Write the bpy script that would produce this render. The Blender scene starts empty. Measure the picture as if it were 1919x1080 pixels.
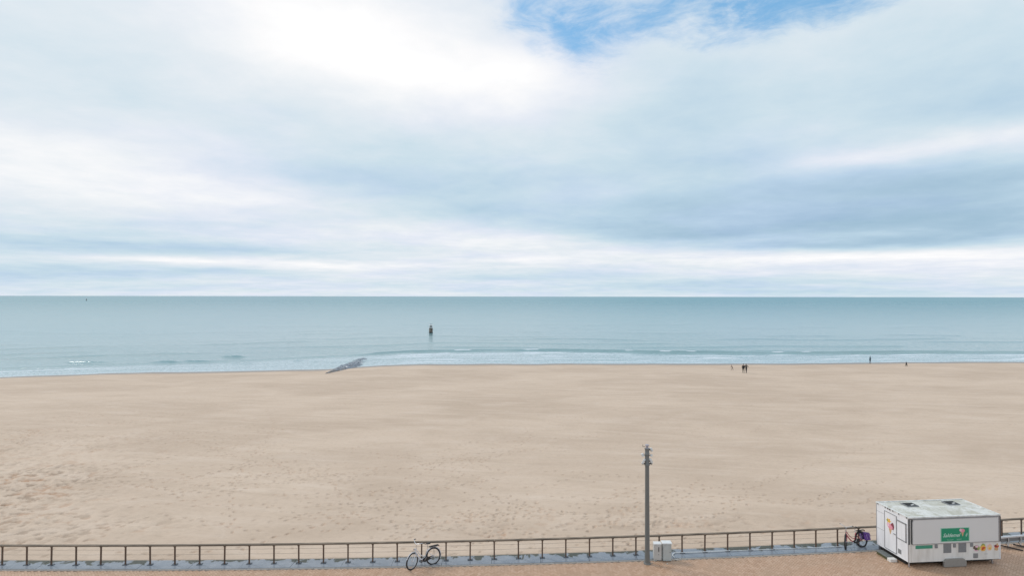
import bpy, math, random
import numpy as np
from mathutils import Vector, Matrix, noise as mnoise

S = bpy.context.scene
COL = S.collection
PI = math.pi
random.seed(7)
RNG = np.random.default_rng(11)

# ------------------------------------------------------------------ camera
FPX, CAM_H = 1080.0, 12.4          # focal length in photo pixels (1919 wide), eye height above the promenade
PITCH, ROLL = math.atan(15.8 / FPX), 0.0016
cam_data = bpy.data.cameras.new('camera')
cam_data.sensor_width = 36.0
cam_data.lens = 36.0 * FPX / 1919.0
cam_data.clip_start = 0.1
cam_data.clip_end = 90000.0
cam = bpy.data.objects.new('camera', cam_data)
COL.objects.link(cam)
CAM_R = Matrix.Rotation(PI / 2 + PITCH, 4, 'X') @ Matrix.Rotation(ROLL, 4, 'Z')
cam.matrix_world = Matrix.Translation((0, 0, CAM_H)) @ CAM_R
S.camera = cam


def ray(u, v):
    return (CAM_R.to_3x3() @ Vector(((u - 959.5) / FPX, -(v - 540) / FPX, -1.0))).normalized()


def at(u, v, z=0.0):
    d = ray(u, v)
    t = (z - CAM_H) / d.z
    return Vector((d.x * t, d.y * t, z))


# ------------------------------------------------------------------ view, sun, sky
S.view_settings.view_transform = 'Standard'
S.view_settings.look = 'None'
S.view_settings.gamma = 1.0
S.view_settings.exposure = 0.0
S.view_settings.use_curve_mapping = False
S.render.engine = 'CYCLES'

SUN_AZ, SUN_EL = math.radians(-62), math.radians(40)      # from the left, slightly out over the sea
sun_data = bpy.data.lights.new('sun', 'SUN')
sun_data.energy = 1.5
sun_data.angle = math.radians(14)
sun_data.color = (1.0, 0.95, 0.88)
sun = bpy.data.objects.new('sun', sun_data)
COL.objects.link(sun)
sd = Vector((math.sin(SUN_AZ) * math.cos(SUN_EL), math.cos(SUN_AZ) * math.cos(SUN_EL), math.sin(SUN_EL)))
sun.rotation_euler = sd.to_track_quat('Z', 'Y').to_euler()


class NG:
    """small helper for node trees"""
    def __init__(self, tree):
        self.t = tree
        self.n = tree.nodes
        self.l = tree.links

    def put(self, sock, v):
        if isinstance(v, bpy.types.NodeSocket):
            self.l.new(v, sock)
        elif v is not None:
            sock.default_value = v

    def new(self, typ, **kw):
        nd = self.n.new(typ)
        for k, v in kw.items():
            setattr(nd, k, v)
        return nd

    def m(self, op, a, b=None, c=None, clamp=False):
        nd = self.new('ShaderNodeMath', operation=op, use_clamp=clamp)
        self.put(nd.inputs[0], a)
        self.put(nd.inputs[1], b)
        self.put(nd.inputs[2], c)
        return nd.outputs[0]

    def vm(self, op, a, b=None, c=None):
        nd = self.new('ShaderNodeVectorMath', operation=op)
        self.put(nd.inputs[0], a)
        self.put(nd.inputs[1], b)
        if c is not None:
            self.put(nd.inputs[2], c)
        return nd.outputs['Value'] if op in ('DOT_PRODUCT', 'LENGTH', 'DISTANCE') else nd.outputs[0]

    def noise(self, vec, scale, detail=4, rough=0.5, dist=0.0, color=False):
        nd = self.new('ShaderNodeTexNoise')
        self.put(nd.inputs['Vector'], vec)
        nd.inputs['Scale'].default_value = scale
        nd.inputs['Detail'].default_value = detail
        nd.inputs['Roughness'].default_value = rough
        nd.inputs['Distortion'].default_value = dist
        return nd.outputs['Color'] if color else nd.outputs[0]

    def ramp(self, fac, stops, interp='LINEAR'):
        nd = self.new('ShaderNodeValToRGB')
        cr = nd.color_ramp
        cr.interpolation = interp
        while len(cr.elements) < len(stops):
            cr.elements.new(0.5)
        for e, (p, c) in zip(cr.elements, stops):
            e.position = p
            e.color = (c[0], c[1], c[2], 1)
        self.put(nd.inputs[0], fac)
        return nd.outputs[0]

    def mix(self, fac, a, b, blend='MIX'):
        nd = self.new('ShaderNodeMix', data_type='RGBA', blend_type=blend)
        self.put(nd.inputs[0], fac)
        for s, v in ((nd.inputs[6], a), (nd.inputs[7], b)):
            if isinstance(v, tuple) and len(v) == 3:
                v = (*v, 1)
            self.put(s, v)
        return nd.outputs[2]

    def smooth(self, x, a, b):
        nd = self.new('ShaderNodeMapRange', interpolation_type='SMOOTHSTEP')
        self.put(nd.inputs[0], x)
        nd.inputs[1].default_value = a
        nd.inputs[2].default_value = b
        return nd.outputs[0]


def lin(c):
    return tuple(((x / 255) / 12.92 if x / 255 <= 0.04045 else ((x / 255 + 0.055) / 1.055) ** 2.4) for x in c)


def azel(u, v):
    d = ray(u, v)
    return math.atan2(d.x, d.y), math.asin(d.z)


# cloud brightness as seen over the sea: (photo x, photo y, half width x, half width y, value 0..1)
SKY = [
    (60, 60, 260, 90, .66), (60, 180, 250, 70, .64), (120, 290, 260, 60, .92), (60, 370, 260, 40, .80),
    (80, 425, 250, 24, .60), (60, 465, 200, 12, .38), (60, 508, 200, 9, .34), (330, 462, 190, 9, .27), (330, 489, 130, 6, 1.0),
    (400, 507, 90, 6, .36), (640, 498, 120, 7, .95), (100, 528, 220, 9, .48), (420, 530, 200, 9, .62), (750, 519, 150, 5, .66),
    (340, 90, 200, 90, .72), (340, 220, 200, 70, .64), (480, 365, 150, 20, .85), (350, 420, 180, 18, .60),
    (560, 40, 200, 70, 1.06), (760, 110, 190, 70, 1.08), (960, 150, 120, 45, 1.05), (620, 185, 140, 40, .74), (560, 260, 160, 60, .62),
    (780, 215, 120, 30, .80), (760, 290, 170, 45, .50), (600, 325, 170, 30, .42), (880, 345, 170, 32, .34), (900, 395, 160, 20, .30),
    (760, 430, 150, 14, .78), (960, 452, 150, 12, .84), (1000, 485, 200, 14, .86), (920, 520, 170, 6, .46), (560, 443, 150, 10, .72),
    (1040, 250, 140, 50, .62), (1040, 330, 140, 40, .44), (1060, 395, 130, 20, .40), (1120, 425, 130, 14, .16),
    (1180, 110, 90, 60, .66), (1290, 150, 130, 50, .46), (1180, 230, 140, 45, .50), (1310, 240, 140, 40, .38),
    (1230, 320, 130, 35, .38), (1250, 390, 130, 25, .16), (1290, 440, 150, 13, .10),
    (1600, 110, 190, 60, .50), (1450, 180, 150, 50, .50), (1870, 90, 170, 70, .48), (1640, 190, 160, 35, .42),
    (1860, 190, 140, 30, .30), (1420, 290, 110, 25, .34), (1580, 292, 90, 13, .86), (1740, 268, 100, 14, .80), (1890, 240, 80, 14, .80),
    (1460, 350, 150, 30, .18), (1680, 350, 160, 30, .12), (1880, 340, 150, 30, .12), (1500, 415, 170, 24, .06),
    (1720, 410, 170, 24, .05), (1890, 420, 120, 24, .09), (1500, 458, 170, 9, .14), (1740, 452, 140, 9, .08),
    (1260, 480, 160, 12, .82), (1500, 484, 180, 11, .92), (1780, 478, 180, 9, .95), (1840, 500, 150, 10, .78), (1500, 508, 180, 9, .76),
    (1120, 514, 170, 8, .52), (1380, 530, 160, 8, .34), (1700, 528, 200, 10, .62), (1150, 541, 260, 7, .50), (1600, 547, 300, 6, .42),
    (700, 541, 260, 7, .62), (150, 546, 300, 6, .62),
]
BLUE = [(1085, 70, 55, 45, 1.0), (1160, 25, 130, 34, .80), (990, 28, 55, 22, .8), (1010, 85, 20, 15, .6), (1150, 135, 35, 25, .30), (1340, 44, 120, 32, .66), (1500, 14, 120, 28, 1.0),
        (1360, 68, 60, 12, .5), (1640, 2, 120, 12, .5), (1000, -60, 160, 40, .8), (1450, -50, 240, 40, .9)]


def solve_field(pts, base, ridge):
    C = np.array([[*azel(p[0], p[1])] for p in pts])
    Sg = np.array([[p[2] / FPX * 1.05, p[3] / FPX * 1.15] for p in pts])
    T = np.array([p[4] - base for p in pts])
    D = (C[:, None, :] - C[None, :, :]) / Sg[None, :, :]
    A = np.exp(-(D ** 2).sum(-1))
    W = np.linalg.solve(A.T @ A + ridge * np.eye(len(pts)), A.T @ T)
    return C, Sg, W


world = bpy.data.worlds.new('World')
S.world = world
world.use_nodes = True
g = NG(world.node_tree)
g.n.clear()
tc = g.new('ShaderNodeTexCoord').outputs['Generated']
sx = g.new('ShaderNodeSeparateXYZ')
g.l.new(tc, sx.inputs[0])
X, Y, Z = sx.outputs
az = g.m('ARCTAN2', X, Y)
el = g.m('ARCSINE', Z)
zc = g.m('ADD', g.m('MAXIMUM', Z, 0.0), 0.10)
comb = g.new('ShaderNodeCombineXYZ')
g.put(comb.inputs[0], g.m('DIVIDE', X, zc))
g.put(comb.inputs[1], g.m('DIVIDE', Y, zc))
P = comb.outputs[0]                                             # cloud-deck coordinates
ae = g.new('ShaderNodeCombineXYZ')
g.put(ae.inputs[0], az)
g.put(ae.inputs[1], el)
AE = ae.outputs[0]
wn = g.noise(P, 0.9, 5, 0.6, color=True)
wn = g.vm('SUBTRACT', wn, (0.5, 0.5, 0.5))
elam = g.m('MULTIPLY', g.m('MAXIMUM', Z, 0.0), 0.22)
wsc = g.new('ShaderNodeCombineXYZ')
g.put(wsc.inputs[0], g.m('ADD', elam, 0.035))
g.put(wsc.inputs[1], elam)
AEW = g.vm('ADD', AE, g.vm('MULTIPLY', wn, wsc.outputs[0]))


def field(pts, base, ridge, coords):
    C, Sg, W = solve_field(pts, base, ridge)
    acc = None
    for (cx, cy), (a, b), w in zip(C, Sg, W):
        q = g.vm('MULTIPLY_ADD', coords, (1 / a, 1 / b, 0), (-cx / a, -cy / b, 0))
        e = g.m('POWER', 0.36788, g.vm('DOT_PRODUCT', q, q))
        acc = g.m('MULTIPLY_ADD', e, float(w), base if acc is None else acc)
    return acc


B = field(SKY, 0.66, 0.12, AEW)
n1 = g.noise(P, 1.3, 7, 0.62, 0.3)
n2 = g.noise(P, 4.0, 6, 0.6, 0.2)
st = g.vm('MULTIPLY', AE, (5.0, 75.0, 1.0))
n3 = g.noise(st, 1.0, 5, 0.6, 0.2)                               # long thin streaks low over the horizon
low = g.smooth(Z, 0.17, 0.02)
B = g.m('MULTIPLY_ADD', g.m('SUBTRACT', n1, 0.5), 0.34, B)
B = g.m('MULTIPLY_ADD', g.m('SUBTRACT', n2, 0.5), 0.26, B)
B = g.m('MULTIPLY_ADD', g.m('MULTIPLY', g.m('SUBTRACT', n3, 0.5), low), 0.55, B)
Bc = g.m('MINIMUM', g.m('MAXIMUM', g.m('DIVIDE', B, 1.2), 0.0), 1.0)
cloud = g.ramp(Bc, [(0.0, lin((162, 192, 213))), (0.09, lin((170, 198, 218))), (0.25, lin((187, 212, 229))),
                    (0.41, lin((205, 224, 235))), (0.62, lin((230, 237, 243))), (0.80, lin((252, 252, 253))), (1.0, (1.12, 1.12, 1.12))])
hue = g.noise(P, 0.8, 3, 0.5)
cloud = g.mix(g.m('MULTIPLY', g.smooth(hue, 0.42, 0.62), g.m('SUBTRACT', 1.0, g.smooth(Bc, 0.55, 0.85))), cloud, g.mix(1.0, cloud, (0.985, 0.975, 1.025), 'MULTIPLY'))
BM = field(BLUE, 0.0, 0.15, AEW)
wisp = g.noise(g.vm('MULTIPLY', P, (4.2, 4.2, 1.0)), 1.0, 8, 0.66, 0.7)
n4 = g.noise(P, 5.0, 7, 0.68, 0.6)
n5 = g.noise(P, 1.6, 5, 0.6, 0.4)
fm = g.m('MULTIPLY_ADD', g.m('SUBTRACT', n4, 0.5), 1.5, BM)
fm = g.m('MULTIPLY_ADD', g.m('SUBTRACT', n5, 0.5), 0.8, fm)
gap = g.m('MULTIPLY', g.smooth(fm, 0.05, 1.0), g.smooth(BM, 0.03, 0.30))
gap = g.m('MULTIPLY', gap, g.m('SUBTRACT', 1.0, g.m('MULTIPLY', g.smooth(wisp, 0.42, 0.70), 0.75)))
sky = g.new('ShaderNodeTexSky', sky_type='NISHITA', sun_disc=False)
sky.sun_elevation = SUN_EL
sky.sun_rotation = SUN_AZ
sky.air_density = 1.0
sky.dust_density = 0.8
sky.ozone_density = 1.0
bg1 = g.new('ShaderNodeBackground')
veil = g.mix(0.5, sky.outputs[0], (1.0, 3.6, 6.2))         # thin bright veil over the blue
g.put(bg1.inputs[0], veil)
bg1.inputs[1].default_value = 0.15
bg2 = g.new('ShaderNodeBackground')
g.put(bg2.inputs[0], cloud)
bg2.inputs[1].default_value = 1.0
mx = g.new('ShaderNodeMixShader')
g.put(mx.inputs[0], g.m('MULTIPLY', gap, 0.95))
g.l.new(bg2.outputs[0], mx.inputs[1])
g.l.new(bg1.outputs[0], mx.inputs[2])
wo = g.new('ShaderNodeOutputWorld')
g.l.new(mx.outputs[0], wo.inputs[0])

# ------------------------------------------------------------------ helpers


class MB:
    """collects vertices and faces (with material slots) for one mesh object"""
    def __init__(self):
        self.v, self.f, self.mi = [], [], []

    def poly(self, pts, mi=0):
        b = len(self.v)
        self.v += [tuple(p) for p in pts]
        self.f.append(tuple(range(b, b + len(pts))))
        self.mi.append(mi)

    def hexa(self, p, mi=0):
        b = len(self.v)
        self.v += [tuple(q) for q in p]
        for f in ((3, 2, 1, 0), (4, 5, 6, 7), (0, 1, 5, 4), (1, 2, 6, 5), (2, 3, 7, 6), (3, 0, 4, 7)):
            self.f.append(tuple(b + i for i in f))
            self.mi.append(mi)

    def box(self, x0, x1, y0, y1, z0, z1, mi=0):
        self.hexa([(x0, y0, z0), (x1, y0, z0), (x1, y1, z0), (x0, y1, z0), (x0, y0, z1), (x1, y0, z1), (x1, y1, z1), (x0, y1, z1)], mi)

    def bevbox(self, x0, x1, y0, y1, z0, z1, r=0.01, mi=0):
        """box with bevelled vertical edges and a chamfered top"""
        o = [(x0 + r, y0), (x1 - r, y0), (x1, y0 + r), (x1, y1 - r), (x1 - r, y1), (x0 + r, y1), (x0, y1 - r), (x0, y0 + r)]
        cx, cy = (x0 + x1) / 2, (y0 + y1) / 2
        rings = [(z0, 0), (z1 - r, 0), (z1, r)]
        b = len(self.v)
        for z, ins in rings:
            kx = 1 - ins / max(1e-6, (x1 - x0) / 2)
            ky = 1 - ins / max(1e-6, (y1 - y0) / 2)
            self.v += [(cx + (a - cx) * kx, cy + (c - cy) * ky, z) for a, c in o]
        for k in range(2):
            for i in range(8):
                j = (i + 1) % 8
                self.f.append((b + k * 8 + i, b + k * 8 + j, b + k * 8 + 8 + j, b + k * 8 + 8 + i))
                self.mi.append(mi)
        self.f.append(tuple(b + 16 + i for i in range(8)))
        self.f.append(tuple(b + 7 - i for i in range(8)))
        self.mi += [mi, mi]

    def tube(self, pts, r, n=8, mi=0, closed=False, caps=True):
        pts = [Vector(p) for p in pts]
        N = len(pts)
        rr = r if isinstance(r, (list, tuple)) else [r] * N
        b = len(self.v)
        up = None
        for i, p in enumerate(pts):
            if closed:
                t = pts[(i + 1) % N] - pts[i - 1]
            else:
                t = pts[min(i + 1, N - 1)] - pts[max(i - 1, 0)]
            t.normalize()
            if up is None:
                up = Vector((0, 0, 1)) if abs(t.z) < 0.9 else Vector((1, 0, 0))
            a = up - t * up.dot(t)
            if a.length < 1e-4:
                a = t.orthogonal()
            a.normalize()
            up = a
            c = t.cross(a)
            for k in range(n):
                th = 2 * PI * k / n
                self.v.append(tuple(p + (a * math.cos(th) + c * math.sin(th)) * rr[i]))
        M = N if closed else N - 1
        for i in range(M):
            for k in range(n):
                k2 = (k + 1) % n
                i2 = (i + 1) % N
                self.f.append((b + i * n + k, b + i * n + k2, b + i2 * n + k2, b + i2 * n + k))
                self.mi.append(mi)
        if caps and not closed:
            self.f.append(tuple(b + k for k in range(n))[::-1])
            self.f.append(tuple(b + (N - 1) * n + k for k in range(n)))
            self.mi += [mi, mi]

    def lathe(self, prof, n=16, cx=0, cy=0, mi=0):
        b = len(self.v)
        for r, z in prof:
            for k in range(n):
                th = 2 * PI * k / n
                self.v.append((cx + r * math.cos(th), cy + r * math.sin(th), z))
        for i in range(len(prof) - 1):
            for k in range(n):
                k2 = (k + 1) % n
                self.f.append((b + i * n + k, b + i * n + k2, b + (i + 1) * n + k2, b + (i + 1) * n + k))
                self.mi.append(mi)
        self.f.append(tuple(b + k for k in range(n))[::-1])
        self.f.append(tuple(b + (len(prof) - 1) * n + k for k in range(n)))
        self.mi += [mi, mi]

    def prism(self, pts2, y0, y1, mi=0):
        """outline in x,z extruded along y"""
        n = len(pts2)
        b = len(self.v)
        self.v += [(x, y0, z) for x, z in pts2] + [(x, y1, z) for x, z in pts2]
        self.f.append(tuple(range(b, b + n)))
        self.f.append(tuple(range(b + n, b + 2 * n))[::-1])
        self.mi += [mi, mi]
        for i in range(n):
            j = (i + 1) % n
            self.f.append((b + i, b + n + i, b + n + j, b + j))
            self.mi.append(mi)

    def xform(self, M, start=0):
        self.v[start:] = [tuple(M @ Vector(p)) for p in self.v[start:]]
        return self

    def build(self, name, mats, parent=None, smooth=False, loc=None):
        me = bpy.data.meshes.new(name)
        me.from_pydata(self.v, [], self.f)
        if not isinstance(mats, (list, tuple)):
            mats = [mats]
        for m_ in mats:
            me.materials.append(m_)
        if len(mats) > 1:
            me.polygons.foreach_set('material_index', self.mi)
        if smooth:
            me.polygons.foreach_set('use_smooth', [True] * len(self.f))
            try:
                me.set_sharp_from_angle(angle=math.radians(40))
            except Exception:
                pass
        me.update()
        o = bpy.data.objects.new(name, me)
        COL.objects.link(o)
        if parent is not None:
            o.parent = parent
        if loc is not None:
            o.location = loc
        return o


def tag(o, label=None, cat=None, group=None, kind=None):
    for k, v in (('label', label), ('category', cat), ('group', group), ('kind', kind)):
        if v:
            o[k] = v
    return o


def empty(name, loc=(0, 0, 0), rz=0.0, label=None, cat=None, group=None):
    o = bpy.data.objects.new(name, None)
    o.empty_display_size = 0.2
    COL.objects.link(o)
    o.location = loc
    o.rotation_euler = (0, 0, rz)
    return tag(o, label, cat, group)


def mat(name, base, rough=0.6, metal=0.0, var=0.0, vscale=8.0, bump=0.0, bscale=40.0, spec=0.5, tint=None, stretch=(1, 1, 1), objrand=0.0):
    """principled material whose colour wanders between base and tint"""
    m_ = bpy.data.materials.new(name)
    m_.use_nodes = True
    q = NG(m_.node_tree)
    bs = q.n['Principled BSDF']
    bs.inputs['Roughness'].default_value = rough
    bs.inputs['Metallic'].default_value = metal
    bs.inputs['Specular IOR Level'].default_value = spec
    tcn = q.new('ShaderNodeTexCoord').outputs['Object']
    v = q.vm('MULTIPLY', tcn, stretch)
    if tint is None:
        tint = tuple(c * 0.6 for c in base)
    n_ = q.noise(v, vscale, 5, 0.6)
    f_ = q.m('MULTIPLY', q.smooth(n_, 0.35, 0.75), var, clamp=True)
    c = q.mix(f_, base, tint)
    if objrand:
        oi = q.new('ShaderNodeObjectInfo').outputs['Random']
        c = q.mix(q.m('MULTIPLY', oi, objrand), c, tint)
    q.put(bs.inputs['Base Color'], c)
    if bump:
        b = q.new('ShaderNodeBump')
        b.inputs['Strength'].default_value = bump
        b.inputs['Distance'].default_value = 0.01
        q.put(b.inputs['Height'], q.noise(v, bscale, 4, 0.6))
        q.put(bs.inputs['Normal'], b.outputs[0])
    return m_


_perm = RNG.random((512, 512))


def vnoise(x, y, seed=0):
    x = np.asarray(x, float) + seed * 17.31
    y = np.asarray(y, float) + seed * 9.77
    xi = np.floor(x).astype(np.int64)
    yi = np.floor(y).astype(np.int64)
    fx = x - xi
    fy = y - yi
    fx = fx * fx * (3 - 2 * fx)
    fy = fy * fy * (3 - 2 * fy)
    a = _perm[xi % 512, yi % 512]
    b = _perm[(xi + 1) % 512, yi % 512]
    c = _perm[xi % 512, (yi + 1) % 512]
    d = _perm[(xi + 1) % 512, (yi + 1) % 512]
    return (a * (1 - fx) + b * fx) * (1 - fy) + (c * (1 - fx) + d * fx) * fy


def fbm(x, y, oct_=4, seed=0):
    s, a, t = 0, 1.0, 0
    for i in range(oct_):
        s = s + a * vnoise(x * 2 ** i, y * 2 ** i, seed + i * 3)
        t += a
        a *= 0.5
    return s / t


def sstep(x, a, b):
    t = np.clip((x - a) / (b - a), 0, 1)
    return t * t * (3 - 2 * t)


def grid_mesh(name, Xg, Yg, Zg, material, attrs=None):
    nr, nc = Xg.shape
    co = np.stack([Xg, Yg, Zg], -1).reshape(-1, 3).astype(np.float32)
    idx = np.arange(nr * nc).reshape(nr, nc)
    f = np.stack([idx[:-1, :-1], idx[:-1, 1:], idx[1:, 1:], idx[1:, :-1]], -1).reshape(-1, 4).astype(np.int32)
    me = bpy.data.meshes.new(name)
    me.vertices.add(len(co))
    me.vertices.foreach_set('co', co.ravel())
    me.loops.add(f.size)
    me.loops.foreach_set('vertex_index', f.ravel())
    me.polygons.add(len(f))
    me.polygons.foreach_set('loop_start', np.arange(0, f.size, 4, dtype=np.int32))
    me.polygons.foreach_set('use_smooth', np.ones(len(f), bool))
    me.update(calc_edges=True)
    for k, a in (attrs or {}).items():
        at_ = me.attributes.new(k, 'FLOAT', 'POINT')
        at_.data.foreach_set('value', a.ravel().astype(np.float32))
    me.materials.append(material)
    o = bpy.data.objects.new(name, me)
    COL.objects.link(o)
    return o


# ------------------------------------------------------------------ shoreline and beach
SEA_Z = -3.6
shore_px = [(-900, 745), (-400, 722), (0, 708), (100, 704), (200, 700.5), (300, 698.5), (400, 697), (500, 694.5), (612, 692.5), (660, 689), (720, 685.5), (800, 683), (1000, 682.3), (1280, 682),
            (1500, 681.3), (1600, 681), (1700, 679.5), (1919, 678.5), (2400, 677), (3000, 676)]
_sh = np.array([[*at(u, v, SEA_Z).xy] for u, v in shore_px])


def shore_y(x):
    x = np.asarray(x, float)
    return np.interp(x, _sh[:, 0], _sh[:, 1]) + (fbm(x / 9.0, x * 0 + 3.3, 3, 5) - 0.5) * 2.2


def beach_base(x, y):
    """height of the smooth beach"""
    s = y - shore_y(x)
    t = (y - 28.0) / (y - s - 28.0)
    z = -0.32 + (SEA_Z + 0.32) * (0.88 * t + 0.12 * np.clip(t, 0, 2) ** 3)
    return z


def at_beach(u, v):
    z = -2.5
    for _ in range(12):
        p = at(u, v, z)
        z = float(beach_base(p.x, p.y))
    return Vector((p.x, p.y, z))


def quad(pts):
    P_ = np.array([[*at(u, v, 0.0).xy] for u, v in pts])
    return np.poly1d(np.polyfit(P_[:, 0], P_[:, 1], 2))


RAIL = quad([(11.5, 1060), (195, 1060), (379, 1059.6), (517, 1058), (746, 1054.7), (882, 1051), (1016, 1047), (1104, 1045), (1191, 1041.5), (1361, 1034), (1485, 1029.5), (1566, 1025.5), (1909, 1006.5)])
KERB = quad([(0, 1069.5), (200, 1070), (400, 1069), (760, 1064), (1000, 1057), (1300, 1049), (1640, 1033)])
EDGE = np.poly1d(RAIL.coeffs) + 0.44


def make_beach():
    # rows fan out from the promenade to beyond the water's edge; columns are dense inside the view
    t = np.linspace(0, 1, 640)
    u = np.concatenate([np.linspace(-3.2, -1.02, 60)[:-1], np.linspace(-1.02, 1.02, 1240), np.linspace(1.02, 3.2, 60)[1:]])
    Yr = 26.9 * (185.0 / 26.9) ** t
    Yg, U = np.meshgrid(Yr, u, indexing='ij')
    Xg = U * Yg
    Z_ = beach_base(Xg, Yg)
    s = Yg - shore_y(Xg)
    # gentle wind relief
    calm = sstep(-s, 0, 12)
    Z_ += (fbm(Xg / 14, Yg / 9, 3, 1) - 0.5) * 0.22 * calm
    # trampled areas in photo coordinates -> density of footprints
    px = 959.5 + FPX * U
    py = 555.8 + FPX * (CAM_H - Z_) / Yg
    dens = np.exp(-((px + 80) / 330) ** 2 - ((py - 915) / 95) ** 2) * 1.1 + 0.9 * np.exp(-((px + 20) / 220) ** 2 - ((py - 1000) / 40) ** 2)
    dens += 0.40 * np.exp(-((py - 985) / 22) ** 2) * sstep(px, -100, 200)
    dens += 0.30 * np.exp(-((px - 980) / 420) ** 2 - ((py - 950) / 34) ** 2)
    dens += 0.34 * np.exp(-((px - 1450) / 330) ** 2 - ((py - 968) / 26) ** 2)
    dens += 0.55 * np.exp(-((px - 930) / 60) ** 2 - ((py - 1000) / 7) ** 2)
    dens += 0.40 * np.exp(-((px - 280) / 130) ** 2 - ((py - 830) / 30) ** 2)
    dens += 0.18 * np.exp(-((px - 420) / 500) ** 2 - ((py - 885) / 60) ** 2)
    gate = sstep(fbm(Xg / 7.0, Yg / 7.0, 2, 77), 0.34, 0.6)
    tr = sstep(dens, 0.30, 1.0) * calm * (0.62 + 0.45 * gate)
    lump = fbm(Xg / 0.55, Yg / 0.42, 3, 9)
    Z_ += (lump - 0.5) * 0.26 * tr
    damp_shade = np.clip(tr * sstep(lump, 0.46, 0.28) * 0.8, 0, 1)
    Z_ += (fbm(Xg / 0.5, Yg / 0.4, 2, 21) - 0.5) * 0.018 * calm
    # footprints, one by one along wandering trails and scattered
    rs = np.random.default_rng(5)
    prints = []

    def density(X_, Y_):
        z = float(beach_base(X_, Y_))
        a, b = 959.5 + FPX * X_ / Y_, 555.8 + FPX * (CAM_H - z) / Y_
        d = math.exp(-((a + 60) / 360) ** 2 - ((b - 905) / 100) ** 2) * 1.1
        d += 0.42 * math.exp(-((b - 985) / 24) ** 2) * float(sstep(a, -100, 200)) + 0.34 * math.exp(-((a - 980) / 420) ** 2 - ((b - 950) / 34) ** 2)
        d += 0.36 * math.exp(-((a - 1450) / 330) ** 2 - ((b - 968) / 28) ** 2) + 0.6 * math.exp(-((a - 930) / 50) ** 2 - ((b - 1002) / 7) ** 2)
        d += 0.45 * math.exp(-((a - 280) / 150) ** 2 - ((b - 830) / 32) ** 2) + 0.20 * math.exp(-((a - 420) / 520) ** 2 - ((b - 885) / 60) ** 2)
        g_ = float(fbm(X_ / 7.0, Y_ / 7.0, 2, 77))
        return d * (0.10 + 1.5 * max(0.0, min(1.0, (g_ - .38) / .25))) + 0.010
    while len(prints) < 3000:
        Yp = 28 * (90 / 28) ** rs.random()
        Xp = (rs.random() * 2 - 1) * 0.98 * Yp
        if rs.random() > density(Xp, Yp):
            continue
        if rs.random() < 0.45:
            th = rs.normal(0.25, 0.5) + (PI if rs.random() < .5 else 0)
            n_ = int(rs.integers(4, 16))
            for k in range(n_):
                side = (-1) ** k * 0.11
                prints.append((Xp + math.cos(th) * k * 0.68 - math.sin(th) * side, Yp + math.sin(th) * k * 0.68 + math.cos(th) * side, th, rs.uniform(.6, 1)))
                th += rs.normal(0, 0.07)
        else:
            prints.append((Xp, Yp, rs.random() * PI, rs.uniform(.3, 1.0)))
    # three long trails that cross the open sand
    for (a0, b0), (a1, b1) in (((440, 1000), (505, 765)), ((600, 890), (300, 810)), ((905, 1015), (1010, 940)), ((1345, 968), (1640, 820))):
        p0, p1 = at_beach(a0, b0), at_beach(a1, b1)
        L_ = (p1 - p0).length
        th = math.atan2(p1.y - p0.y, p1.x - p0.x)
        for k in range(int(L_ / 0.7)):
            q = p0.lerp(p1, k * 0.7 / L_)
            w = math.sin(k * 0.11) * 0.9
            side = (-1) ** k * 0.11 + w
            prints.append((q.x - math.sin(th) * side, q.y + math.cos(th) * side, th, rs.uniform(.5, .9)))
    lny = math.log(185.0 / 26.9)
    for X_, Y_, th, amp in prints:
        if Y_ < 27.4:
            continue
        R_ = 0.34
        r0 = int(math.log((Y_ - R_) / 26.9) / lny * 639)
        r1 = int(math.log((Y_ + R_) / 26.9) / lny * 639) + 2
        c0 = np.searchsorted(u, (X_ - R_) / Y_)
        c1 = np.searchsorted(u, (X_ + R_) / Y_) + 1
        if r0 < 0 or c1 <= c0:
            continue
        sl = (slice(r0, r1), slice(c0, c1))
        dx = Xg[sl] - X_
        dy = Yg[sl] - Y_
        a = dx * math.cos(th) + dy * math.sin(th)
        b = -dx * math.sin(th) + dy * math.cos(th)
        big_ = 0.8 + 0.45 * math.exp(-((X_ / Y_ + 1.0) / 0.45) ** 2)
        q = (a / (0.155 * big_)) ** 2 + (b / (0.082 * big_)) ** 2
        pit = np.exp(-q)
        Z_[sl] += (-0.085 * pit + 0.03 * np.exp(-(np.sqrt(q) - 1.5) ** 2 / 0.18)) * amp
        damp_shade[sl] = np.maximum(damp_shade[sl], pit * amp * 0.6)  # painted shade: pit colour darkened where the relief alone shades too weakly
    wet = sstep(s, -4.6, -3.2)
    return grid_mesh('beach', Xg, Yg, Z_, m_sand, {'damp_shade': damp_shade, 'wet': wet})


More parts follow.
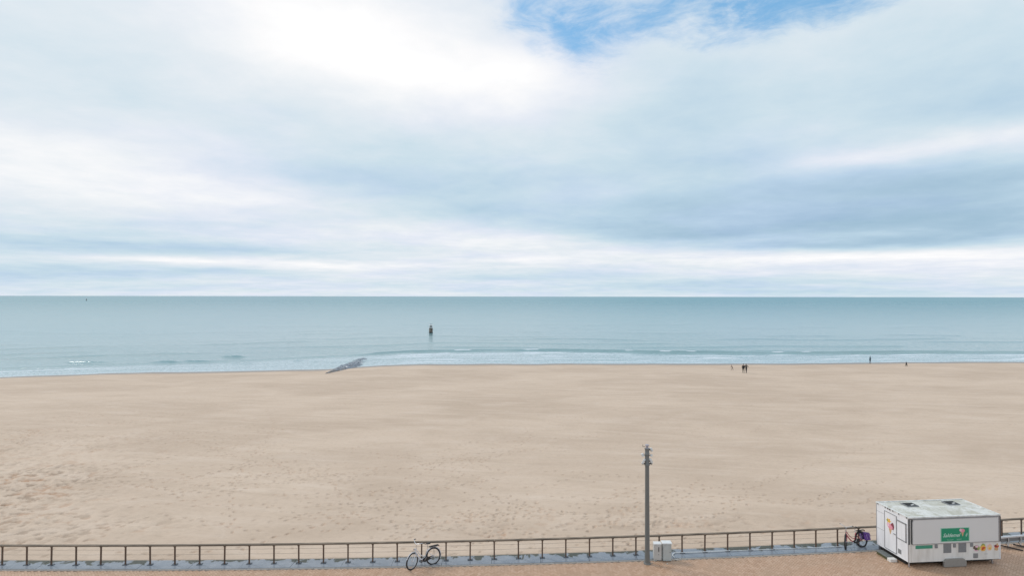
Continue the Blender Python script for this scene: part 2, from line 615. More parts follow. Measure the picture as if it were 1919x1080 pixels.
def sand_material():
    m_ = bpy.data.materials.new('sand')
    m_.use_nodes = True
    q = NG(m_.node_tree)
    bs = q.n['Principled BSDF']
    pos = q.new('ShaderNodeNewGeometry').outputs['Position']
    big = q.noise(q.vm('MULTIPLY', pos, (0.045, 0.075, 0.0)), 1.0, 5, 0.55, 0.6)
    mid = q.noise(q.vm('MULTIPLY', pos, (0.22, 0.42, 0.0)), 1.0, 6, 0.62, 0.8)
    fine = q.noise(q.vm('MULTIPLY', pos, (2.4, 3.4, 0.0)), 1.0, 6, 0.7)
    grain = q.noise(pos, 60.0, 3, 0.7)
    rot = q.new('ShaderNodeVectorRotate', rotation_type='Z_AXIS')
    q.put(rot.inputs[0], pos)
    rot.inputs['Angle'].default_value = 0.22
    stk = q.noise(q.vm('MULTIPLY', rot.outputs[0], (0.10, 0.85, 0.0)), 1.0, 6, 0.65, 0.5)
    c = q.mix(q.smooth(big, 0.34, 0.68), (0.52, 0.407, 0.314), (0.605, 0.482, 0.378))
    c = q.mix(q.m('MULTIPLY', q.smooth(mid, 0.48, 0.72), 0.36), c, (0.65, 0.54, 0.45))
    c = q.mix(q.m('MULTIPLY', q.smooth(mid, 0.50, 0.30), 0.24), c, (0.42, 0.33, 0.25))
    c = q.mix(q.m('MULTIPLY', q.smooth(fine, 0.52, 0.30), 0.32), c, (0.37, 0.285, 0.22))
    c = q.mix(q.m('MULTIPLY', q.smooth(stk, 0.50, 0.70), 0.34), c, (0.665, 0.55, 0.45))
    c = q.mix(q.m('MULTIPLY', q.smooth(stk, 0.46, 0.30), 0.28), c, (0.43, 0.33, 0.25))
    c = q.mix(q.m('MULTIPLY', q.smooth(grain, 0.55, 0.8), 0.15), c, (0.66, 0.56, 0.46))
    dm = q.new('ShaderNodeAttribute', attribute_name='damp_shade').outputs['Fac']  # moist trampled sand plus shade painted into the footprints
    wt = q.new('ShaderNodeAttribute', attribute_name='wet').outputs['Fac']
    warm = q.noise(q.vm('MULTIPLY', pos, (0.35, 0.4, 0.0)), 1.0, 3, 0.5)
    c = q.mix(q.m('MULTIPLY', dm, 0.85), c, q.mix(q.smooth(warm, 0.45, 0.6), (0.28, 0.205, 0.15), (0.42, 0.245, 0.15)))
    c = q.mix(wt, c, (0.235, 0.185, 0.145))
    q.put(bs.inputs['Base Color'], c)
    q.put(bs.inputs['Roughness'], q.m('MULTIPLY_ADD', wt, -0.6, 0.92))
    bs.inputs['Specular IOR Level'].default_value = 0.25
    bp = q.new('ShaderNodeBump')
    bp.inputs['Strength'].default_value = 0.55
    bp.inputs['Distance'].default_value = 0.05
    q.put(bp.inputs['Height'], q.m('MULTIPLY_ADD', grain, 0.15, fine))
    q.put(bs.inputs['Normal'], bp.outputs[0])
    return m_


m_sand = sand_material()
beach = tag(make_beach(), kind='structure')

# ------------------------------------------------------------------ sea


def water_material():
    m_ = bpy.data.materials.new('sea_water')
    m_.use_nodes = True
    q = NG(m_.node_tree)
    bs = q.n['Principled BSDF']
    pos = q.new('ShaderNodeNewGeometry').outputs['Position']
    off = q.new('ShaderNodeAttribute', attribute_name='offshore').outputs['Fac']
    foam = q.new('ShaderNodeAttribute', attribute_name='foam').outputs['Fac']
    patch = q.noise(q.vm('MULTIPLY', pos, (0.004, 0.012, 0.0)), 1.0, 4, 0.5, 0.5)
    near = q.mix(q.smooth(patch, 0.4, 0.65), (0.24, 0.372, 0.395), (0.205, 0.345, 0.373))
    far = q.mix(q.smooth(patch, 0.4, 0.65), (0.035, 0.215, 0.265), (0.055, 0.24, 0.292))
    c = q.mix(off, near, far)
    fn = q.noise(q.vm('MULTIPLY', pos, (0.9, 2.6, 0.0)), 1.0, 6, 0.7, 0.4)
    fm_ = q.smooth(q.m('ADD', foam, q.m('MULTIPLY', q.m('SUBTRACT', fn, 0.5), 1.1)), 0.18, 0.95)
    fm_ = q.m('MULTIPLY', fm_, q.smooth(foam, 0.02, 0.2))
    c = q.mix(fm_, c, (0.68, 0.74, 0.80))
    q.put(bs.inputs['Base Color'], c)
    q.put(bs.inputs['Roughness'], q.m('MAXIMUM', q.m('MULTIPLY_ADD', off, 0.16, 0.12), q.m('MULTIPLY', fm_, 0.7)))
    bs.inputs['IOR'].default_value = 1.333
    h1 = q.noise(q.vm('MULTIPLY', pos, (0.35, 1.1, 0.0)), 1.0, 5, 0.62, 0.5)
    h2 = q.noise(q.vm('MULTIPLY', pos, (0.05, 0.16, 0.0)), 1.0, 3, 0.5, 0.4)
    bp = q.new('ShaderNodeBump')
    bp.inputs['Strength'].default_value = 1.0
    bp.inputs['Distance'].default_value = 0.16
    q.put(bp.inputs['Height'], h1)
    bp2 = q.new('ShaderNodeBump')
    bp2.inputs['Strength'].default_value = 1.0
    bp2.inputs['Distance'].default_value = 0.5
    q.put(bp2.inputs['Height'], h2)
    q.put(bp2.inputs['Normal'], bp.outputs[0])
    q.put(bs.inputs['Normal'], bp2.outputs[0])
    return m_


def make_sea():
    # rows follow the water's edge: s = metres seaward of it
    s_rows = np.concatenate([np.linspace(-5, 75, 330), 75 + np.geomspace(0.4, 60000, 150)])
    u = np.concatenate([np.linspace(-3.2, -1.05, 50)[:-1], np.linspace(-1.05, 1.05, 860), np.linspace(1.05, 3.2, 50)[1:]])
    # X on each row fans out with distance; solve y = shore(x)+s with x = u*y
    Sg, U = np.meshgrid(s_rows, u, indexing='ij')
    y = 135.0 + Sg
    for _ in range(12):
        x = U * y
        blend = np.clip(1 - (Sg - 75) / 400, 0, 1)
        y = 0.5 * y + 0.5 * ((shore_y(np.clip(x, -260, 420)) * blend + 140 * (1 - blend)) + Sg)
    x = U * y
    px = 959.5 + FPX * U
    z = np.full_like(x, SEA_Z)
    foam = np.zeros_like(x)
    wob = (fbm(x / 28, y * 0 + 1.7, 3, 2) - 0.5)
    # the line of the breaking swell, further out towards the middle and right
    right = sstep(px, 640, 760)
    crest_s = np.interp(px, [-400, 0, 400, 690, 1000, 1280, 1500, 1919, 2600], [16, 17, 19, 31, 33, 26, 24, 23, 22]) + wob * 5
    amp = (0.10 + 0.44 * right * (0.45 + 0.9 * fbm(x / 18, x * 0 + 8.1, 2, 4)))
    d = Sg - crest_s
    prof = np.where(d < 0, np.exp(-(d / 0.85) ** 2), np.exp(-(d / 3.0) ** 2))     # steep face towards the beach
    z += prof * amp
    # short crests on the left
    rs = np.random.default_rng(3)
    for cu, cv, hw, a_ in ((165, 680, 34, .42), (310, 680, 26, .32), (372, 678.5, 28, .26), (437, 669.5, 20, .34), (455, 682, 18, .30), (560, 677, 10, .28), (590, 678.5, 10, .24), (100, 692, 60, .14), (1440, 661, 60, .30), (1330, 660, 50, .34)):
        c_ = at(cu, cv, SEA_Z)
        wx = hw / FPX * c_.y
        dd = y - c_.y - 0.02 * (x - c_.x)
        e = np.exp(-((x - c_.x) / wx) ** 4) * (0.5 + vnoise(x / 1.6, x * 0, 7))
        z += a_ * e * np.where(dd < 0, np.exp(-(dd / 0.7) ** 2), np.exp(-(dd / 2.0) ** 2))
        foam = np.maximum(foam, e * 0.3 * np.exp(-((dd + 1.6) / 1.2) ** 2))
    # smaller swells behind and in front
    for k, (s0, a_, w_) in enumerate(((46, .24, 3.0), (60, .20, 3.5), (76, .20, 4), (96, .18, 5), (120, .18, 6), (150, .16, 7), (190, .16, 9), (13, .10, 1.6), (8, .09, 1.3))):
        cs = s0 + (fbm(x / 40, x * 0 + k, 3, k) - 0.5) * s0 * 0.25
        gate = sstep(fbm(x / 30, x * 0 + k * 2.2, 2, 30 + k), 0.35, 0.6)
        d2 = Sg - cs
        z += a_ * gate * np.where(d2 < 0, np.exp(-(d2 / (w_ * .5)) ** 2), np.exp(-(d2 / w_) ** 2))
    near = sstep(Sg, 200, 20)
    z += (fbm(x / 3.0, y / 1.1, 4, 12) - 0.5) * 0.10 * near * sstep(Sg, -1, 6)
    # foam: crests, streaky wash behind them, a lacy edge on the sand
    streak = fbm(x / 7.0, Sg / 0.9, 4, 14)
    streak2 = fbm(x / 22.0, Sg / 1.8, 3, 15)
    inner = sstep(Sg, crest_s - 1.5, crest_s - 5) * sstep(Sg, -1, 2)
    rgt = 0.55 + 0.45 * right
    foam = np.maximum(foam, inner * rgt * sstep(streak * 0.6 + streak2 * 0.55, 0.45, 0.80) * 0.85)
    line = np.exp(-((Sg - (crest_s - 7 - 3 * wob)) / 0.9) ** 2) * sstep(fbm(x / 16, x * 0 + 5, 2, 40), 0.38, 0.55) * right
    foam = np.maximum(foam, line * 0.95)
    line2 = np.exp(-((Sg - (9 + wob * 6)) / 0.6) ** 2) * sstep(fbm(x / 20, x * 0 + 9, 2, 44), 0.42, 0.6)
    foam = np.maximum(foam, line2 * 0.8)
    edge = np.exp(-((Sg - 0.4) / 0.8) ** 2) * 0.62
    foam = np.maximum(foam, edge)
    film = (0.36 + 0.24 * streak) * sstep(Sg, crest_s, crest_s - 8) * sstep(Sg, -2, 0)
    foam = np.maximum(foam, film)
    cap = np.exp(-((d + 0.2) / 0.5) ** 2) * right * sstep(fbm(x / 9, x * 0 + 2, 2, 50), 0.60, 0.72)
    foam = np.maximum(foam, cap * 0.9)
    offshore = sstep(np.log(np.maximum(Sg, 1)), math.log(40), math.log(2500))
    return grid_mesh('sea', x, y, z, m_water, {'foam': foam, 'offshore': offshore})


m_water = water_material()
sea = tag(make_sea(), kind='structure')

# ------------------------------------------------------------------ promenade
m_joint = mat('paving_joint', (0.33, 0.225, 0.16), 0.9, var=0.5)


def paver_material():
    m_ = bpy.data.materials.new('clay_paver')
    m_.use_nodes = True
    q = NG(m_.node_tree)
    bs = q.n['Principled BSDF']
    pos = q.new('ShaderNodeNewGeometry')
    rnd = pos.outputs['Random Per Island']
    P_ = pos.outputs['Position']
    c = q.ramp(rnd, [(0, (0.42, 0.26, 0.165)), (0.5, (0.475, 0.305, 0.20)), (1, (0.53, 0.355, 0.245))])
    dirt = q.noise(q.vm('MULTIPLY', P_, (0.8, 0.8, 0)), 1.0, 5, 0.6)
    c = q.mix(q.m('MULTIPLY', q.smooth(dirt, 0.40, 0.70), 0.55), c, (0.43, 0.30, 0.21))
    sandy = q.noise(P_, 5.0, 5, 0.7)
    c = q.mix(q.m('MULTIPLY', q.smooth(sandy, 0.55, 0.8), 0.5), c, (0.52, 0.42, 0.33))
    big = q.noise(q.vm('MULTIPLY', P_, (0.25, 0.5, 0)), 1.0, 2, 0.5)
    c = q.mix(q.m('MULTIPLY', q.smooth(big, 0.5, 0.7), 0.35), c, (0.50, 0.30, 0.19))
    q.put(bs.inputs['Base Color'], c)
    q.put(bs.inputs['Roughness'], q.m('MULTIPLY_ADD', dirt, 0.6, 0.25))
    bp = q.new('ShaderNodeBump')
    bp.inputs['Strength'].default_value = 0.3
    bp.inputs['Distance'].default_value = 0.004
    q.put(bp.inputs['Height'], q.noise(P_, 90.0, 3, 0.6))
    q.put(bs.inputs['Normal'], bp.outputs[0])
    return m_


m_paver = paver_material()


def make_pavement():
    b = MB()
    xs = np.linspace(-300, 300, 241)
    for x0, x1 in zip(xs[:-1], xs[1:]):
        def k(x):
            return float(KERB(min(max(x, -45), 45))) + (abs(x) > 45) * 0
        b.poly([(x0, -40, -0.012), (x1, -40, -0.012), (x1, k(x1), -0.012), (x0, k(x0), -0.012)])
    o = b.build('pavement', m_joint)
    tag(o, kind='structure')
    # herringbone clay pavers laid at 45 degrees, 200 x 100 mm, joined: too small to pick apart singly
    p = MB()
    L_, W_, gp, hz = 0.21, 0.105, 0.009, 0.0
    ca, sa = math.cos(PI / 4), math.sin(PI / 4)
    rs = random.Random(4)
    n_ = 330
    for i in range(-n_, n_):
        for j in range(-n_, n_):
            k_ = (i - j) % 4
            if k_ not in (0, 3):
                continue
            w, h = (L_, W_) if k_ == 0 else (W_, L_)
            for a, c in ((i * W_, j * W_),):
                cx, cy = a + w / 2, c + h / 2
                X_, Y_ = cx * ca - cy * sa, cx * sa + cy * ca
                Y_ += 24.2
                if not (22.4 < Y_ < 30.5) or abs(X_) > 34:
                    continue
                if Y_ > KERB(X_) - 0.075:
                    continue
                z = hz + rs.uniform(-0.0015, 0.001)
                hw, hh = w / 2 - gp / 2, h / 2 - gp / 2
                c4 = [(-hw, -hh), (hw, -hh), (hw, hh), (-hw, hh)]
                tx, ty = rs.uniform(-.005, .005), rs.uniform(-.005, .005)
                t4 = [(X_ + x * ca - y * sa, Y_ + x * sa + y * ca, z + x * tx + y * ty) for x, y in c4]
                bb = len(p.v)
                p.v += t4 + [(x, y, -0.02) for x, y, _ in t4]
                for f in ((0, 1, 2, 3), (0, 4, 5, 1), (1, 5, 6, 2), (2, 6, 7, 3), (3, 7, 4, 0)):
                    p.f.append(tuple(bb + q for q in f))
                    p.mi.append(0)
    q = p.build('clay_pavers', m_paver, o)
    tag(q, kind='stuff')
    return o


pavement = make_pavement()


def stone_material():
    m_ = bpy.data.materials.new('wet_bluestone')
    m_.use_nodes = True
    q = NG(m_.node_tree)
    bs = q.n['Principled BSDF']
    pos = q.new('ShaderNodeNewGeometry').outputs['Position']
    e = q.new('ShaderNodeAttribute', attribute_name='edge').outputs['Fac']
    oi = q.new('ShaderNodeObjectInfo').outputs['Random']
    n_ = q.noise(pos, 1.6, 6, 0.65)
    c = q.mix(q.smooth(n_, 0.35, 0.7), (0.20, 0.23, 0.27), (0.275, 0.30, 0.335))
    c = q.mix(q.m('MULTIPLY', oi, 0.35), c, (0.185, 0.205, 0.235))
    # algae hanging in from the seaward edge, brown-green, with ragged outlines
    al = q.noise(q.vm('MULTIPLY', pos, (1.25, 0.8, 0)), 1.0, 5, 0.6, 0.8)
    am = q.smooth(q.m('ADD', al, q.m('MULTIPLY', e, 0.36)), 0.77, 0.83)
    am = q.m('MULTIPLY', am, q.smooth(e, 0.25, 0.5))
    c = q.mix(q.m('MULTIPLY', am, 0.85), c, q.mix(q.noise(pos, 0.5, 2), (0.035, 0.05, 0.03), (0.075, 0.07, 0.045)))
    sp = q.noise(pos, 9.0, 5, 0.7)
    c = q.mix(q.m('MULTIPLY', q.smooth(sp, 0.6, 0.75), 0.5), c, (0.38, 0.38, 0.37))
    st_ = q.noise(q.vm('MULTIPLY', pos, (5, 1.2, 0)), 1.0, 5, 0.7)
    c = q.mix(q.m('MULTIPLY', q.smooth(st_, 0.55, 0.72), 0.4), c, (0.10, 0.12, 0.14))
    q.put(bs.inputs['Base Color'], c)
    q.put(bs.inputs['Roughness'], q.m('MAXIMUM', q.m('MULTIPLY_ADD', q.noise(pos, 1.1, 4), 0.5, 0.02), q.m('MULTIPLY', am, 0.8)))
    bp = q.new('ShaderNodeBump')
    bp.inputs['Strength'].default_value = 0.3
    bp.inputs['Distance'].default_value = 0.006
    q.put(bp.inputs['Height'], q.noise(pos, 14.0, 5, 0.6))
    q.put(bs.inputs['Normal'], bp.outputs[0])
    return m_


m_stone = stone_material()
m_kerb = mat('pale_kerb_stone', (0.36, 0.33, 0.30), 0.75, var=0.7, vscale=5, tint=(0.26, 0.235, 0.21), objrand=0.4, bump=0.2)
m_concrete = mat('wall_concrete', (0.24, 0.24, 0.23), 0.85, var=0.6, vscale=1.5, bump=0.3)

wall = empty('sea_wall', (0, float(RAIL(0)), 0), label='low bluish sea wall under the railing, with wet coping slabs and green algae', cat='wall')
ORG = Vector(wall.location)
WX0, WX1 = -33.0, 34.0


def strip(x0, x1, fa, fb, z0, z1, n=4):
    """slab between two curves fa(x) < fb(x); returns MB in coordinates relative to the wall"""
    b = MB()
    xs = np.linspace(x0, x1, n + 1)
    for a, c in zip(xs[:-1], xs[1:]):
        first, last = a == xs[0], c == xs[-1]
        p = [(a, fa(a)), (c, fa(c)), (c, fb(c)), (a, fb(a))]
        P0 = [(x - ORG.x, y - ORG.y, z0) for x, y in p]
        P1 = [(x - ORG.x, y - ORG.y, z1) for x, y in p]
        b.poly(P1)
        b.poly([P0[0], P0[1], P1[1], P1[0]])
        b.poly([P0[2], P0[3], P1[3], P1[2]])
        if first:
            b.poly([P0[3], P0[0], P1[0], P1[3]])
        if last:
            b.poly([P0[1], P0[2], P1[2], P1[1]])
    return b


def edge_attr(o, fa, fb):
    me = o.data
    at_ = me.attributes.new('edge', 'FLOAT', 'POINT')
    vals = []
    for v in me.vertices:
        x, y = v.co.x + ORG.x, v.co.y + ORG.y
        vals.append((y - fa(x)) / max(0.01, fb(x) - fa(x)))
    at_.data.foreach_set('value', vals)


NEAR = lambda x: float(KERB(x)) + 0.075
FAR = lambda x: float(EDGE(x))
x = WX0
k = 0
while x < WX1:
    ln = 2.29
    o = strip(x + 0.007, x + ln - 0.007, NEAR, FAR, -0.22, 0.012 + 0.004 * math.sin(k * 2.3)).build('coping_slab', m_stone, wall)
    edge_attr(o, NEAR, FAR)
    x += ln
    k += 1
strip(WX0, WX1, lambda x: FAR(x) - 0.35, lambda x: FAR(x) - 0.06, -1.4, -0.221, 40).build('wall_face', m_concrete, wall)
x = WX0
kb = []
while x < WX1:
    o = strip(x + 0.006, x + 0.994, lambda q: float(KERB(q)) - 0.07, lambda q: float(KERB(q)) + 0.069, -0.2, 0.006 + 0.003 * math.sin(x * 5), 2)
    o.xform(Matrix.Translation(ORG)).build('kerb_stone', m_kerb, pavement)
    x += 1.0

# ------------------------------------------------------------------ railing
m_post = mat('rusty_brown_steel', (0.15, 0.092, 0.06), 0.7, var=0.9, vscale=14, tint=(0.06, 0.042, 0.035), bump=0.3, objrand=0.25)
m_rail = mat('weathered_timber', (0.24, 0.19, 0.145), 0.8, var=1.0, vscale=1.6, tint=(0.08, 0.064, 0.048), stretch=(1, 6, 6), bump=0.5, bscale=9, objrand=0.45)
m_cable = mat('steel_cable', (0.34, 0.30, 0.26), 0.5, metal=0.4, var=0.5, tint=(0.16, 0.11, 0.08))
m_plate = mat('post_foot_plate', (0.075, 0.09, 0.11), 0.5, var=0.5)
posts_px = [11.5, 57.3, 103, 149, 195, 241, 287, 333, 379, 425.3, 471.3, 517.3, 563.5, 609.5, 655.1, 701.1, 746.7, 792, 837.5, 882.3, 927.3, 972.3, 1016.6,
            1060.5, 1104.5, 1147.9, 1191, 1234.2, 1276.9, 1319.2, 1361.7, 1403.3, 1444.4, 1485.8, 1526, 1566.5, 1606]
xs = []
for u_ in posts_px:
    X_ = 0.0
    for _ in range(8):
        X_ = (u_ - 959.5) / FPX * float(RAIL(X_))
    xs.append(X_)
dxl = xs[1] - xs[0]
X_ = 0.0
for _ in range(8):
    X_ = (1909 - 959.5) / FPX * float(RAIL(X_))
step = (X_ - xs[-1]) / 8
xs += [xs[-1] + step * (i + 1) for i in range(8)]
xs = [xs[0] - dxl * i for i in range(4, 0, -1)] + xs + [xs[-1] + step * (i + 1) for i in range(4)]
railing = empty('beach_railing', (0, float(RAIL(0)), 0), label='long brown post and cable railing with a weathered timber handrail along the sea wall', cat='railing')
RH = 0.92
post_mb = MB()
post_mb.box(-0.032, 0.032, -0.02, 0.02, 0.016, RH - 0.075)
post_mb.prism([(-0.032, RH - 0.12), (0.032, RH - 0.12), (0.075, RH - 0.062), (-0.075, RH - 0.062)], -0.021, 0.021)
plate_mb = MB()
plate_mb.bevbox(-0.12, 0.12, -0.085, 0.085, 0.014, 0.03, 0.008)
for sx_ in (-0.085, 0.085):
    for sy_ in (-0.055, 0.055):
        plate_mb.lathe([(0.014, 0.03), (0.014, 0.042)], 6, sx_, sy_)
post0 = post_mb.build('post', m_post, railing)
plate0 = plate_mb.build('base_plate', m_plate, post0)
for i, X_ in enumerate(xs):
    if i == 0:
        po, pl = post0, plate0
    else:
        po, pl = post0.copy(), plate0.copy()
        COL.objects.link(po)
        COL.objects.link(pl)
        po.parent = railing
        pl.parent = po
    Y_ = float(RAIL(X_))
    po.location = (X_, Y_ - ORG.y, 0)
    po.rotation_euler = (random.uniform(-.01, .01), random.uniform(-.012, .012), math.atan(RAIL.deriv()(X_)))


def rpt(x, z, off=0.0):
    return Vector((x, float(RAIL(x)) + off - ORG.y, z))


i = 0
while i < len(xs) - 1:
    j = min(i + 4, len(xs) - 1)
    b = MB()
    seg = xs[i:j + 1]
    z0 = RH - 0.06 + random.uniform(-.003, .003)
    for a, c in zip(seg[:-1], seg[1:]):
        a2, c2 = a + (0.006 if a == seg[0] else 0), c - (0.006 if c == seg[-1] else 0)
        w = 0.062
        b.hexa([rpt(a2, z0, -w), rpt(c2, z0, -w), rpt(c2, z0, w), rpt(a2, z0, w),
                rpt(a2, z0 + .06, -w), rpt(c2, z0 + .06, -w), rpt(c2, z0 + .06, w), rpt(a2, z0 + .06, w)])
    b.build('handrail', m_rail, railing)
    i = j
for hz in (0.24, 0.47, 0.69):
    b = MB()
    pts = []
    for a, c in zip(xs[:-1], xs[1:]):
        pts.append(rpt(a, hz))
        pts.append(rpt((a + c) / 2, hz - 0.006))
    pts.append(rpt(xs[-1], hz))
    b.tube(pts, 0.0055, 5)
    b.build('cable', m_cable, railing)

# ------------------------------------------------------------------ street lamp / mast
m_mast = mat('dark_grey_mast_paint', (0.15, 0.16, 0.158), 0.42, var=0.6, vscale=3, tint=(0.20, 0.19, 0.17), bump=0.08, stretch=(1, 1, .3))
m_white = mat('white_plastic', (0.72, 0.73, 0.72), 0.4, var=0.3, tint=(0.5, 0.5, 0.47))
m_black = mat('black_plastic', (0.02, 0.02, 0.022), 0.5, var=0.3)
m_lens = mat('floodlight_glass', (0.55, 0.58, 0.6), 0.12, var=0.2)
lp = at(1213, 1057.5, 0)
lamp = empty('street_lamp', lp, label='tall grey round mast with small white floodlights at its top, by the railing', cat='street lamp')
mb = MB()
mb.lathe([(0.118, 0), (0.118, 0.35), (0.112, 0.5), (0.104, 2.5), (0.096, 4.55)], 20)
mb.build('pole', m_mast, lamp, True)
mb = MB()
mb.lathe([(0.17, 0.0), (0.17, 0.03), (0.135, 0.05), (0.13, 0.09)], 20)
mb.build('base_collar', m_mast, lamp, True)
mb = MB()
mb.lathe([(0.125, 4.55), (0.125, 4.60), (0.098, 4.64), (0.098, 5.02), (0.115, 5.04), (0.115, 5.10), (0.10, 5.12), (0.10, 5.28), (0.118, 5.29), (0.118, 5.33)], 20)
mb.build('lamp_head', m_mast, lamp, True)
mb = MB()
mb.lathe([(0.06, 5.33), (0.06, 5.45), (0.10, 5.46), (0.10, 5.49), (0.03, 5.53)], 16)
mb.build('sensor_cap', mat('pale_grey_cap', (0.4, 0.38, 0.42), 0.5, var=.3), lamp, True)


def flood(dx, dy, z, sz, tilt, rz):
    b = MB()
    b.bevbox(-sz * .5, sz * .5, -0.05, 0.05, -sz * .75, sz * .75, 0.015)
    M_ = Matrix.Translation((dx, dy, z)) @ Matrix.Rotation(rz, 4, 'Z') @ Matrix.Rotation(tilt, 4, 'X')
    b.xform(M_)
    o = b.build('floodlight', m_white, lamp)
    b = MB()
    b.box(-sz * .38, sz * .38, -0.058, -0.051, -sz * .6, sz * .6)
    b.xform(M_).build('lens', m_lens, o)
    b = MB()
    b.tube([(dx * .4, dy * .4, z - 0.02), (dx, dy, z)], 0.018, 6)
    b.build('bracket', m_black, o)


flood(-0.165, -0.03, 4.74, 0.15, 0.45, 1.1)
flood(0.165, -0.03, 4.76, 0.14, 0.45, -1.1)
flood(-0.21, -0.02, 5.03, 0.10, -0.5, 1.2)
flood(0.20, 0.02, 5.27, 0.11, 0.5, -1.2)
flood(0.19, -0.06, 5.02, 0.07, -0.5, -1.2)
for sx_ in (-1, 1):
    b = MB()
    b.tube([(sx_ * .1, 0, 4.63), (sx_ * .2, 0, 4.60), (sx_ * .23, -.03, 4.62)], 0.025, 6)
    b.build('bracket', m_black, lamp)
b = MB()
b.tube([(-.1, 0, 5.40), (-.2, 0, 5.43)], 0.012, 6)
b.tube([(-.2, 0, 5.41), (-.2, 0, 5.5)], 0.012, 6)
b.build('antenna', m_mast, lamp)

# ------------------------------------------------------------------ cabinets beside the lamp
m_cab = mat('pale_grey_cabinet', (0.50, 0.535, 0.53), 0.5, var=0.7, vscale=2.2, tint=(0.37, 0.385, 0.36), stretch=(1, 1, .5), bump=0.05)
m_cabw = mat('off_white_cabinet', (0.58, 0.575, 0.555), 0.5, var=0.7, vscale=2.2, tint=(0.42, 0.405, 0.37), stretch=(1, 1, .5), bump=0.05)
m_cablid = mat('cabinet_lid', (0.74, 0.75, 0.75), 0.4, var=0.4, vscale=4, tint=(0.55, 0.56, 0.55))
m_slot = mat('dark_slot', (0.012, 0.012, 0.014), 0.6)


def cabinet(u0, v0, w, h, lid, body, label, slot):
    p = at(u0, v0, 0)
    c = empty('utility_cabinet', p, -0.03, label, 'cabinet')
    b = MB()
    b.bevbox(-w / 2, w / 2, 0.0, 0.28, 0.03, h - 0.05, 0.02)
    b.build('body', body, c)
    b = MB()
    b.box(-w / 2 + .02, w / 2 - .02, 0.02, 0.26, 0.0, 0.03)
    b.build('plinth', m_black, c)
    b = MB()
    b.bevbox(-w / 2 - lid, w / 2 + lid, -lid, 0.28 + lid, h - 0.05, h, 0.018)
    b.build('lid', m_cablid, c)
    b = MB()
    b.box(-w / 2 + .035, w / 2 - .035, -0.012, -0.001, 0.08, h - 0.10)
    d = b.build('door', body, c)
    if slot:
        b = MB()
        b.box(0.02, 0.055, -0.02, -0.0125, h - 0.36, h - 0.15)
        b.build('slot', m_slot, d)
        b = MB()
        b.lathe([(0.018, 0), (0.018, 0.012)], 10)
        b.xform(Matrix.Translation((0.035, -0.0125, h - 0.50)) @ Matrix.Rotation(PI / 2, 4, 'X')).build('lock', m_mast, d)
    else:
        b = MB()
        b.lathe([(0.02, 0), (0.02, 0.012)], 10)
        b.xform(Matrix.Translation((w / 2 - .07, -0.0125, h * .5)) @ Matrix.Rotation(PI / 2, 4, 'X')).build('lock', m_mast, d)
    return c


cabinet(1233, 1052.5, 0.36, 0.80, 0.004, m_cabw, 'narrow off-white cabinet with a black slot, beside the tall grey mast', True)
cabinet(1250.5, 1053.5, 0.40, 0.86, 0.03, m_cab, 'pale grey cabinet with overhanging lid, right of the slotted cabinet', False)

m_pvc = mat('white_pipe', (0.70, 0.72, 0.72), 0.4, var=0.5, tint=(0.5, 0.5, 0.5))
b = MB()
pp = [(1264, 1046), (1260.6, 1042.5), (1261.5, 1039), (1265, 1037.2), (1300, 1036.2), (1340, 1034.6), (1368, 1033.3)]
b.tube([at(u_, v_, 0.045) for u_, v_ in pp], 0.021, 8)
tag(b.build('drain_pipe', m_pvc, None, True), 'thin white pipe with a hooked end lying on the wet coping right of the cabinets', 'pipe')
b = MB()
pp = [(1369.5, 1033.8), (1395, 1032.6), (1432, 1031.2), (1480, 1029.4), (1530, 1027.4), (1568, 1025.8), (1578, 1025.6)]
b.tube([at(u_, v_, 0.035) for u_, v_ in pp], 0.016, 8)
tag(b.build('drain_pipe', m_pvc, None, True), 'thinner pale pipe continuing along the coping towards the red bicycle', 'pipe')
# rubble and litter by the cabinets
m_rub = mat('pale_rubble', (0.55, 0.53, 0.48), 0.9, var=0.6, vscale=20, tint=(0.3, 0.29, 0.25))


def pebble(mb_, p, r, rs):
    n0 = len(mb_.v)
    prof = [(0.02 * r, -r * .4), (r * .8, -r * .2), (r, r * .1), (r * .6, r * .45), (0.02 * r, r * .55)]
    mb_.lathe(prof, 7)
    M_ = Matrix.Translation(p) @ Matrix.Rotation(rs.random() * 6, 4, 'Z') @ Matrix.Diagonal((rs.uniform(.8, 1.7), rs.uniform(.6, 1), rs.uniform(.6, 1), 1))
    mb_.xform(M_, n0)


rs = random.Random(9)
for u_, v_, n_ in ((1224, 1053, 10), (1268, 1051, 14), (1280, 1049, 10), (1247, 1058, 4)):
    for k in range(n_):
        b = MB()
        pebble(b, (0, 0, 0), rs.uniform(.014, .035), rs)
        o = b.build('rubble', m_rub, None, True)
        q = at(u_ + rs.gauss(0, 5), v_ + rs.gauss(0, 1.2), 0)
        o.location = (q.x, q.y, 0.012)
        tag(o, 'tiny pale stone chip lying on the paving beside the utility cabinets', 'stone', 'stone chips on the paving beside the cabinets')

# ------------------------------------------------------------------ bicycles
m_tyre = mat('tyre_rubber', (0.018, 0.018, 0.02), 0.75, var=0.4, tint=(0.05, 0.05, 0.05))
m_chrome = mat('bright_metal', (0.62, 0.63, 0.65), 0.28, metal=0.85, var=0.4, tint=(0.4, 0.4, 0.42))
m_silver = mat('silver_white_paint', (0.66, 0.68, 0.72), 0.3, var=0.35, tint=(0.5, 0.52, 0.56))
m_redf = mat('pinkish_red_paint', (0.42, 0.045, 0.075), 0.35, var=0.5, tint=(0.55, 0.25, 0.28))
m_seat = mat('saddle_leather', (0.02, 0.02, 0.022), 0.55, var=0.3)


def circle(c, r, ax_a, ax_b, n=28):
    return [c + ax_a * (r * math.cos(2 * PI * k / n)) + ax_b * (r * math.sin(2 * PI * k / n)) for k in range(n)]


